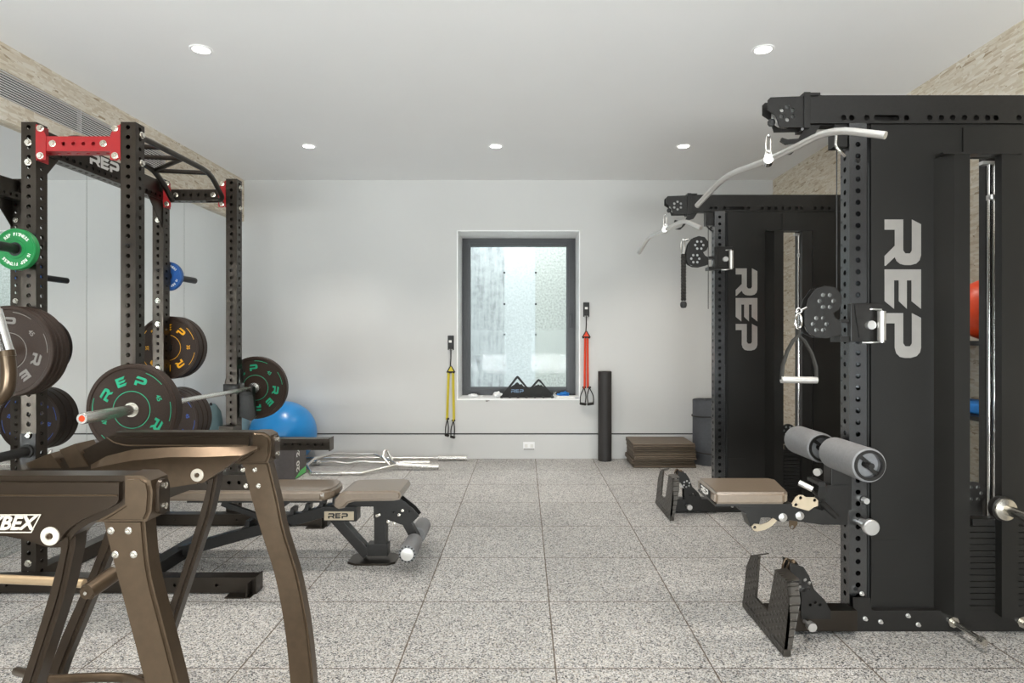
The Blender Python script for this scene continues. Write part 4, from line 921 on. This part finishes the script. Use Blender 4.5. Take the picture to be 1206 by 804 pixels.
# D handle on the near trolley
t = thing('d_handle', 'silver stirrup handle hanging from the nearest cable machine trolley', 'handle', P(940, 447, 2.64))
Yh = 2.64
b = MB(); b.tube([P(940.3 + 3.6 * math.cos(a), 378 + 9 * math.sin(a), Yh) for a in [2 * PI * k / 20 for k in range(20)]], .0045, 8, closed=True); b.tube([P(941 + 3 * math.cos(a), 366 + 3 * math.sin(a), Yh) for a in [2 * PI * k / 12 for k in range(12)]], .004, 8, closed=True); b.tube([P(944, 365, Yh), P(950, 362, Yh)], .005); b.build('carabiner', 'chrome', t)
b = MB(); b.tube([P(u, v, Yh) for u, v in ((940.5, 386), (940.5, 395), (934, 401), (927, 414), (922, 430), (920.5, 447))], .0035, 8, flat=2.5); b.tube([P(u, v, Yh) for u, v in ((940.5, 395), (948, 402), (956, 416), (961, 432), (961.5, 447))], .0035, 8, flat=2.5); b.build('strap', 'strap', t)
b = MB(); p0, p1 = P(920, 447, Yh), P(962, 447.5, Yh); b.cyl(p0, p1, .0145, n=24); b.build('grip', 'satin', t)
# rope on the far trolley
t = thing('tricep_rope', 'black braided rope hanging from the farther cable machine trolley', 'rope', P(805, 362, 4.52))
b = MB()
for ph in (0, PI):
    b.tube([P(805 + 1.6 * math.cos(ph + k * .9), 300 + k * 1.0, 4.52) + V((0, .010 * math.sin(ph + k * .9), 0)) for k in range(54)], .0105, 8)
b.build('braid', 'strap', t)
b = MB(); e = P(805, 358, 4.52); b.lathe([(0, -.03), (.018, -.026), (.024, -.01), (.024, .005), (.016, .02), (0, .02)], e, (0, 0, 1), 20); b.build('end_stop', 'rubber_soft', t)
b = MB(); b.tube([P(804 + 2 * math.cos(a), 291 + 9 * math.sin(a), 4.52) for a in [2 * PI * k / 18 for k in range(18)]], .004, 8, closed=True); b.tube([P(804, 283, 4.52), P(811, 282, 4.52)], .006); b.build('carabiner', 'chrome', t)

# ------------------------------------------------------------------ big cardio machine frame in the left foreground
cy = thing('cardio_machine', 'bronze-brown cardio machine frame with arched legs in the left foreground', 'gym machine', (-1.1, 1.75, 0))
def bevprism(mb, pts, y0, y1, bev, seg=3):
    q = bmesh.new(); vs = [q.verts.new((x, y0, z)) for x, z in pts]; q.faces.new(vs)
    ex = bmesh.ops.extrude_face_region(q, geom=q.faces[:]); bmesh.ops.translate(q, verts=[e for e in ex['geom'] if isinstance(e, bmesh.types.BMVert)], vec=(0, y1 - y0, 0))
    bmesh.ops.recalc_face_normals(q, faces=q.faces)
    bmesh.ops.bevel(q, geom=[e for e in q.edges if abs(e.verts[0].co.y - e.verts[1].co.y) < 1e-5], offset=bev, segments=seg, affect='EDGES', clamp_overlap=True)
    mb.bm(q)
def curve(pts, k=4):
    return [(p.x, p.z) for p in sm([V((x, 0, z)) for x, z in pts], k)]
for side, Y in (('near', 1.40), ('far', 2.06)):
    def g(x, z): return (x, z)
    shr = [(-.903, .960), (-1.37, .960), (-1.42, .930), (-1.48, .900), (-1.60, .855), (-1.80, .80), (-1.80, .70), (-1.60, .74), (-1.40, .79), (-1.25, .82), (-1.186, .821), (-1.135, .811)]
    low = curve([(-1.135, .811), (-1.085, .793), (-1.045, .797), (-1.03, .825), (-1.00, .848), (-.93, .877), (-.905, .895), (-.903, .93)], 3)[1:]
    b = MB(); bevprism(b, shr + low, Y, Y + .082, .014, 4); b.build('shroud', 'shroud', cy)
    # soft ridge along the upper part of the cover
    b = MB(); b.tube(sm([(-.92, Y - .001, .918), (-1.33, Y - .001, .918), (-1.37, Y - .001, .93), (-1.39, Y - .001, .945)]), .0022, 8); b.build('seam', 'bronze', cy)
    b = MB(); bevprism(b, curve([(-.95, .958), (-.905, .958), (-.862, .956), (-.850, .935), (-.850, .90), (-.858, .868), (-.872, .858), (-.975, .858)], 3) + [(-.935, .875), (-.905, .895), (-.906, .952)], Y + .004, Y + .072, .010, 3) if False else None
    nk = [(-.906, .962), (-.868, .962), (-.848, .950), (-.843, .925), (-.846, .880), (-.856, .858), (-.975, .856), (-.935, .878), (-.906, .897)]
    bevprism(b, nk, Y - .004, Y + .078, .008, 3); b.build('end_bracket', 'bronze', cy)
    b = MB(); pl_ = [(Y + .022 + .022 * math.cos(a), (.925 if math.sin(a) > 0 else .887) + .022 * math.sin(a)) for a in [2 * PI * k / 24 for k in range(24)]]
    b.prism([V((-.846, y + .016, z)) for y, z in pl_], (.010, 0, 0)); b.build('end_cap', 'shroud', cy)
    for z in (.932, .885): MB().lathe([(0, 0), (.0075, 0), (.0075, .004), (.004, .005), (0, .003)], (-.836, Y + .038, z), (1, 0, 0), 16).build('cap_screw', 'steel', cy)
    # front leg, arched
    zl = (.862, .742, .636, .478, .30, .127, 0)
    xl, xr = ((-.962, -.932, -.904, -.863, -.825, -.805, -.80), (-.866, -.856, -.828, -.787, -.749, -.729, -.724)) if side == 'near' else ((-.945, -.914, -.884, -.832, -.80, -.783, -.777), (-.856, -.826, -.806, -.755, -.722, -.705, -.70))
    Lp = list(zip(xl, zl)); Rp = list(zip(xr, zl))[::-1]
    b = MB(); bevprism(b, curve(Lp, 3) + curve(Rp, 3), Y + .006, Y + .060, .007, 3); b.build('leg', 'bronze', cy)
    # rear leg
    b = MB(); bevprism(b, curve([(-1.09, .83), (-1.06, .797), (-1.085, .70), (-1.15, .49), (-1.25, .22), (-1.34, .0)], 3) + curve([(-1.295, .0), (-1.205, .22), (-1.117, .49), (-1.052, .69), (-1.03, .80), (-1.03, .83)], 3), Y + .010, Y + .066, .010, 3); b.build('leg', 'shroud', cy)
    for x, z in ((-.939, .842), (-.899, .842), (-.929, .788), (-.887, .788)):
        b = MB(); b.lathe([(0, 0), (.0085, 0), (.0085, .002), (.006, .004), (.003, .004), (.003, .001), (0, .001)], (x + .0, Y + .006, z - .006), (0, -1, 0), 18); b.build('screw', 'steel', cy)
    b = MB(); b.lathe([(0, -.0), (.021, 0), (.021, .003), (.018, .005), (.009, .005), (.008, .002), (0, .002)], (-1.072, Y - (.030 if side == 'far' else 0), .826), (0, -1, 0), 32); wsh = b.build('washer_cap', 'print', cy)
    b = MB(); b.lathe([(0, 0), (.007, 0), (.006, .004), (.003, .004), (.003, .002), (0, .002)], (-1.072, Y - (.032 if side == 'far' else .002), .826), (0, -1, 0), 20); b.build('screw', 'bronze', wsh)
    b = MB(); b.box(-1.42, -.64, Y + .0, Y + .07, -.0, .03, .004); b.build('floor_rail', 'bronze', cy)
# label on the near cover
b = MB(); zc_ = .857; x1 = -1.093
fr_o = [(-1.36, zc_ - .024), (x1 - .022, zc_ - .024), (x1, zc_ + .018), (-1.34, zc_ + .018)]
fr_i = [(-1.351, zc_ - .0215), (x1 - .0235, zc_ - .0215), (x1 - .004, zc_ + .0155), (-1.335, zc_ + .0155)]
b.plate(fr_o, [fr_i], (0, 1.4002, 0), (1, 0, 0), (0, 0, 1), .001)
text(b, 'CYBEX', (-1.112, 1.3998, zc_ - .003), (1, 0, 0), (0, 0, 1), .043, .001, bold=.035, shear=.35, align='RIGHT', sx=1.0); b.build('lettering', 'print', cy, smooth=False)
# middle linkage between the two sides
lk = lambda l: [(P(u, v, 1.9).x, P(u, v, 1.9).z) for u, v in l]
b = MB(); bevprism(b, curve(lk([(128, 610), (107, 669), (67, 758), (56, 790), (30, 850), (18, 884)]), 3) + curve(lk([(45, 884), (57, 850), (70, 794), (108, 702), (124, 662), (146, 610)]), 3), 1.90, 1.95, .010, 3); b.build('linkage', 'shroud', cy)
# swelling along the inner side of the far cover, and two sleeves on its falling end
fu = [107, 125, 157, 200, 240, 285, 303]; ft = [547, 537, 529, 526, 525.5, 525, 525]; fm = [552, 548, 542, 538, 538, 536, 528]; fl = [575, 576, 576, 574, 568, 538, 530]
T_ = [P(a, c, 2.059) for a, c in zip(fu, ft)]; Mi = [P(a, c, 2.030) for a, c in zip(fu, fm)]; Lo = [P(a, c, 2.030) for a, c in zip(fu, fl)]; Bk = [V((p.x, 2.065, p.z)) for p in Lo]; Tk = [V((p.x, 2.065, p.z)) for p in T_]
b = MB(); n = len(fu); fs = []
for i_ in range(n - 1):
    for r_ in range(5): a, c = r_ * n + i_, ((r_ + 1) % 5) * n + i_; fs.append([a, a + 1, c + 1, c])
fs += [[r_ * n for r_ in range(5)], [r_ * n + n - 1 for r_ in range(5)][::-1]]
b.add(T_ + Mi + Lo + Bk + Tk, fs); b.build('inner_cover', 'bronze', cy)
for pxs in ([(34, 551), (30, 545.5), (59, 533.5), (72, 551)], [(70, 529.5), (88, 522.5), (104, 549), (82, 551)]):
    b = MB(); b.prism([P(a, c, 2.055) for a, c in pxs], (0, .092, 0)); b.build('sleeve', 'bronze', cy)
b = MB(); b.cyl((-1.30, 1.44, .115), (-1.30, 2.1, .115), .022); b.build('cross_tube', 'bronze', cy)
p = P(103, 697, 1.70); b = MB(); b.cyl((p.x, 1.70, p.z), (p.x + .02, 1.78, p.z + .02), .023, n=28); b.cyl((p.x, 1.695, p.z), (p.x, 1.70, p.z), .018, n=28); pv = b.build('pivot_boss', 'bronze', cy)
MB().cyl((p.x, 1.690, p.z), (p.x, 1.696, p.z), .005).build('screw', 'steel', pv)
b = MB(); b.tube([P(99, 687, 1.76), P(57, 684, 1.76), P(-60, 679, 1.76), P(-110, 676, 1.76)], .0125); b.build('link_rod', 'goldrod', cy)
b = MB(); b.tube(sm([P(60, 800, 1.6), P(120, 797, 1.6), P(150, 798, 1.6), P(175, 808, 1.55)]), .012); b.tube([P(60, 800, 1.6), P(20, 790, 1.76)], .012); b.build('lower_rod', 'bronze', cy)
# handle bar at the far left edge
b = MB(); b.tube(sm([P(-40, 300, 1.9), P(-6, 365, 1.9), P(9, 417, 1.9)]), .018, 20); b.tube([P(-6, 365, 1.9) , P(8, 414, 1.9)], .0185, 20); b.build('handle_tube', 'chrome', cy)
b = MB(); b.tube([P(7.5, 413, 1.9), P(9, 420, 1.9)], .022, 20); b.tube(sm([P(8, 416, 1.9), P(11, 440, 1.9), P(8, 462, 1.9), P(-12, 478, 1.9), P(-60, 480, 1.9)], 5), .0205, 20); b.build('hand_grip', 'bronze', cy)
b = MB(); b.tube(sm([P(-60, 480, 1.9), P(-75, 500, 1.9), (-1.72, 1.95, .80)]), .02, 16); b.tube([P(-40, 300, 1.9), P(-80, 280, 1.9), (-1.80, 2.0, .75)], .02, 16); b.cyl((-1.74, 1.44, .75), (-1.74, 2.1, .75), .03); b.build('handle_post', 'shroud', cy)

# ------------------------------------------------------------------ back wall things
def trx(label, u, v0, ang, straps, m, handles, vb):
    t = thing('suspension_trainer', label, 'suspension strap', P(u, vb, 6.57), 'suspension trainers hung beside the window')
    Yt = 6.575; a = P(u, v0, 6.595)
    b = MB(); top = P(u, v0, 6.59); bot = P(u, v0 + 17, 6.59); b.box(top.x - .032, top.x + .032, 6.578, BY, bot.z, top.z, .004)
    b.box(top.x - .022, top.x + .022, 6.560, 6.58, bot.z + .01, top.z - .04, .006); an = b.build('wall_anchor', 'rubber_soft', t)
    text_b = MB(); text_b.box(top.x - .018, top.x + .012, 6.5575, 6.5602, top.z - .075, top.z - .05, .001); text_b.box(top.x - .02, top.x + .02, 6.5755, 6.578, bot.z + .003, bot.z + .022, .001); text_b.build('label_tab', 'white', an)
    b = MB(); b.tube([P(u, v0 + 16, Yt), P(u, v0 + 26, Yt), P(u - .5, ang - 3, Yt)], .008, 8, flat=.5)
    for sx in (-1, 1): b.tube([P(u, ang - 3, Yt), P(u + sx * 4.5, ang + 4.5, Yt)], .011, 8, flat=.6)
    b.cyl(P(u - 4.5, ang + 4, Yt), P(u + 4.5, ang + 4, Yt), .013); b.build('strap_joint', 'strap', t)
    b = MB(); b.prism([P(u - 3.2, ang + 3, Yt - .012), P(u + 3.2, ang + 3, Yt - .012), P(u, ang - 3, Yt - .012)], (0, .01, 0))
    for x0, x1, v1 in straps: b.tube([P(x0, ang + 4, Yt), P(x1, v1, Yt)], .017, 10, flat=.35)
    b.build('webbing', m, t)
    for hx, hv, wv in handles:
        b = MB(); b.tube(sm([P(hx, hv, Yt), P(hx - wv, hv + 10, Yt), P(hx - wv, hv + 18, Yt - .02)]), .0055, 8); b.tube(sm([P(hx, hv, Yt), P(hx + wv * .5, hv + 10, Yt), P(hx + wv * .3, hv + 18, Yt + .01)]), .0055, 8)
        b.cyl(P(hx - wv, hv + 19, Yt - .03), P(hx + wv * .4, hv + 20, Yt + .0), .014); b.cyl(P(hx - 2, hv, Yt), P(hx + 2, hv, Yt), .010); b.build('handle', 'strap', t)
    return t
trx('yellow suspension strap hanging on the back wall left of the window', 531, 395, 434, [(528.5, 526.5, 494), (533.6, 534.6, 496)], 'strapyellow', [(527, 493, 2.4), (534, 495, 3.0)], 513)
trx('red suspension strap hanging on the back wall right of the window', 690.5, 356, 393, [(689.2, 688.6, 457), (692, 692.4, 457)], 'strapred', [(688, 456, 4.6), (694, 456, -5.0)], 476)
# foam roller, mats, rolled mat
x_ = .851; b = MB(); b.lathe([(.0, 0), (.03, 0), (.066, 0), (.071, .005), (.071, .935), (.066, .94), (.030, .94), (.028, .90), (0, .90)], (x_, 6.50, 0), (0, 0, 1), 40)
t = tag(b.build('foam_roller', 'roller'), 'tall black foam roller standing on end by the back wall', 'foam roller')
MB().lathe([(.030, .9405), (.060, .9405)], (x_, 6.50, 0), (0, 0, 1), 30).build('core_ring', 'mat', t)
n_m = 6
names = ['bottom', 'second from the bottom', 'third from the bottom', 'fourth from the bottom', 'fifth from the bottom', 'topmost']
for k in range(n_m):
    random.seed(20 + k); dx = random.uniform(-.012, .012); dy = random.uniform(-.008, .012); th = .0395
    b = MB(); z = k * .0405
    if k == 5: dx, dy = .0, 0
    b.box(1.078 + dx, 1.700 + dx, 6.115 + dy, 6.56, z + .001, z + .019, .007, 3); b.box(1.080 + dx, 1.696 + dx, 6.120 + dy, 6.56, z + .0195, z + .0395, .007, 3)
    b.box(1.09 + dx, 1.69 + dx, 6.13 + dy, 6.55, z + .015, z + .025)
    tag(b.build('folded_mat', 'mat'), '%s brown-black folded mat in the stack by the back wall' % names[k], 'mat', 'folded mats stacked on the floor')
rm = thing('rolled_mat', 'slate grey rolled exercise mat standing between mat stack and cable machine', 'mat', (1.93, 6.37, 0))
R0 = .20; b = MB(); pts = []
for k in range(160):
    a = k * .24; r = R0 - .018 - .0045 * a if R0 - .018 - .0045 * a > .05 else .05; pts.append((1.93 + r * math.cos(PI * .75 + a), 6.37 + r * math.sin(PI * .75 + a)))
pts = pts[:130]
out = []; inn = []
for i in range(len(pts)):
    p = V((pts[i][0] - 1.93, pts[i][1] - 6.37, 0)); n = p.normalized(); out.append(p + n * .0065); inn.append(p - n * .0065)
vs = []; fs = []
for i in range(len(out)):
    for pp, z in ((out[i], 0), (out[i], .655), (inn[i], .655), (inn[i], 0)): vs.append((1.93 + pp.x, 6.37 + pp.y, z - (0.0 if z == 0 else .006 * math.sin(i * .4))))
for i in range(len(out) - 1):
    a = i * 4; c = a + 4
    for j in range(4): fs.append([a + j, a + (j + 1) % 4, c + (j + 1) % 4, c + j])
fs += [[0, 1, 2, 3], [len(vs) - 4 + j for j in (3, 2, 1, 0)]]
b.add(vs, fs); b.build('mat_sheet', 'rollmat', rm)
for z, dz in ((.50, .012), (.12, -.01)):
    b = MB(); b.tube([V((1.93 + .193 * math.cos(a), 6.37 + .193 * math.sin(a), z + dz * math.cos(a))) for a in [2 * PI * k / 40 for k in range(40)]], .006, 8, closed=True, flat=1); b.build('strap', 'strap', rm)

# ------------------------------------------------------------------ things on the window sill
def s8(u, v, Y): return P(540 + u / 8.04, 430 + v / 8.04, Y)
ht = thing('hook_rack', 'black twin-peak mountain shaped hook rack on the window sill', 'rack', (s8(650, 312, 6.74).x, 6.74, WZ0))
zf = WZ0 + .002
def mz(v): return zf + (312 - v) / 8.04 * 6.74 / F
def mx_(u): return s8(u, 0, 6.74).x
ol = [(392, 312), (545, 112), (558, 104), (572, 112), (650, 208), (672, 225), (745, 142), (760, 134), (775, 142), (912, 312)]
h1 = [(495, 208), (540, 152), (558, 130), (576, 150), (632, 212), (612, 200), (595, 178), (582, 188), (560, 166), (548, 168), (525, 190)]
h2 = [(708, 212), (745, 170), (760, 156), (775, 170), (812, 210), (795, 200), (782, 188), (770, 196), (755, 184), (742, 196), (730, 192)]
b = MB(); b.plate([(mx_(a), mz(c)) for a, c in ol], [[(mx_(a), mz(c)) for a, c in h1], [(mx_(a), mz(c)) for a, c in h2]], (0, 6.74, 0), (1, 0, 0), (0, 0, 1), .006); b.build('back_plate', 'dark', ht)
b = MB(); rep(b, (mx_(498), 6.7338, mz(264)), (1, 0, 0), (0, 0, 1), .036, .001); b.build('lettering', 'steelblue', ht, smooth=False)
for a in (410, 487, 565, 643, 722, 803, 885):
    b = MB(); x = mx_(a); b.cyl((x - .012, 6.69, zf + .012), (x + .012, 6.69, zf + .012), .012); b.box(x - .004, x + .004, 6.69, 6.736, zf + .004, zf + .018); b.build('hook', 'rubber_soft', ht)
def crumple(name, mm, c, rx, ry, rz, seed, label, cat):
    random.seed(seed); q = bmesh.new(); bmesh.ops.create_icosphere(q, subdivisions=3, radius=1)
    from mathutils import noise
    for v in q.verts:
        n = noise.noise(v.co * 2.1 + V((seed, 0, 0))); k = 1 + .55 * n
        v.co = V((v.co.x * rx * k, v.co.y * ry * k, max(-.85, v.co.z) * rz * k)) + V((c[0], c[1], c[2]))
    zmin = min(v.co.z for v in q.verts)
    for v in q.verts: v.co.z += WZ0 + .001 - zmin
    b = MB(); b.bm(q); return tag(b.build(name, mm), label, cat)
crumple('crumpled_tissue', 'reveal', (mx_(130), 6.78, .65), .055, .04, .018, 3, 'crumpled white tissue at the left end of the window sill', 'tissue')
b = MB(); b.tube([V((mx_(210) + .018 * math.cos(k * .5) * (1 + .02 * k), 6.75 + .03 * math.sin(k * .5), WZ0 + .005 + .0006 * k)) for k in range(30)], .003, 8)
tag(b.build('white_cable', 'white'), 'small coil of white cable beside the tissue on the sill', 'cable')
crumple('white_cloth', 'reveal', (mx_(368), 6.80, .65), .045, .04, .03, 8, 'bunched white cloth just left of the mountain shaped rack', 'cloth')
crumple('blue_cloth', 'clothblue', (mx_(1000), 6.84, .67), .06, .05, .028, 11, 'bunched bright blue cloth at the right end of the sill', 'cloth')
b = MB(); b.box(mx_(925), mx_(1095), 6.66, 6.74, WZ0 + .001, WZ0 + .016, .003); b.box(mx_(930), mx_(1130), 6.665, 6.73, WZ0 + .0165, WZ0 + .024, .002); tag(b.build('white_booklet', 'white'), 'thin white booklets lying in front of the blue cloth', 'booklet')
b = MB(); c = V((mx_(905), 6.80, WZ0 + .03))
for k in range(9):
    a = k * 2.4; e = c + V((.028 * math.cos(a), .02 * math.sin(a), .028 * math.sin(a * 1.7))); b.tube([c, e], .0035, 6)
b.cyl(c - V((0, 0, .029)), c, .012); tag(b.build('tangled_clip', 'satin'), 'small silver and black tangled clip right of the mountain shaped rack', 'clip')
b = MB(); p = s8(275, 338, 6.598); b.box(p.x - .02, p.x + .02, 6.594, 6.606, WZ0 - .020, WZ0 - .013, .001); b.prism([(p.x - .022, 6.596, WZ0 - .02), (p.x + .01, 6.596, WZ0 - .02), (p.x - .008, 6.596, WZ0 - .03)], (0, .007, 0)); tag(b.build('sill_clip', 'greytext'), 'tiny grey clip stuck under the sill edge', 'clip')

# ------------------------------------------------------------------ storage rack on the right wall, seen through the machine
sr = thing('storage_rack', 'black storage rack against the strand board wall behind the nearest cable machine', 'rack', (2.47, 3.3, 0))
for y in (3.0, 3.72):
    for x in (2.34, 2.63): MB().box(x - .015, x + .015, y - .015, y + .015, 0, 1.30, .002).build('post', 'black', sr)
for z in (.35, .85, 1.24): MB().box(2.33, 2.645, 2.985, 3.735, z, z + .025, .003).build('shelf', 'black', sr)
o = MB().lathe([(math.sin(PI * k / 30) * .165, -math.cos(PI * k / 30) * .165) for k in range(31)], (2.47, 3.27, 1.4305), (0, 0, 1), 48).build('medicine_ball', 'orange'); tag(o, 'orange ball on the storage rack glimpsed through the nearest cable machine', 'ball')
o = MB().box(2.38, 2.60, 3.10, 3.62, .876, .93, .015, 3).build('foam_pad', 'clothblue'); tag(o, 'blue foam pad on the middle shelf of the storage rack', 'pad')
db = thing('dumbbell', 'steel and rubber dumbbell on the low shelf of the storage rack', 'dumbbell', (2.48, 3.45, .376))
MB().cyl((2.48, 3.30, .435), (2.48, 3.62, .435), .016).build('handle', 'chrome', db)
for y0, y1 in ((3.28, 3.36), (3.54, 3.62)): MB().cyl((2.48, y0, .436), (2.48, y1, .436), .058, n=24).build('head', 'rubber_soft', db)
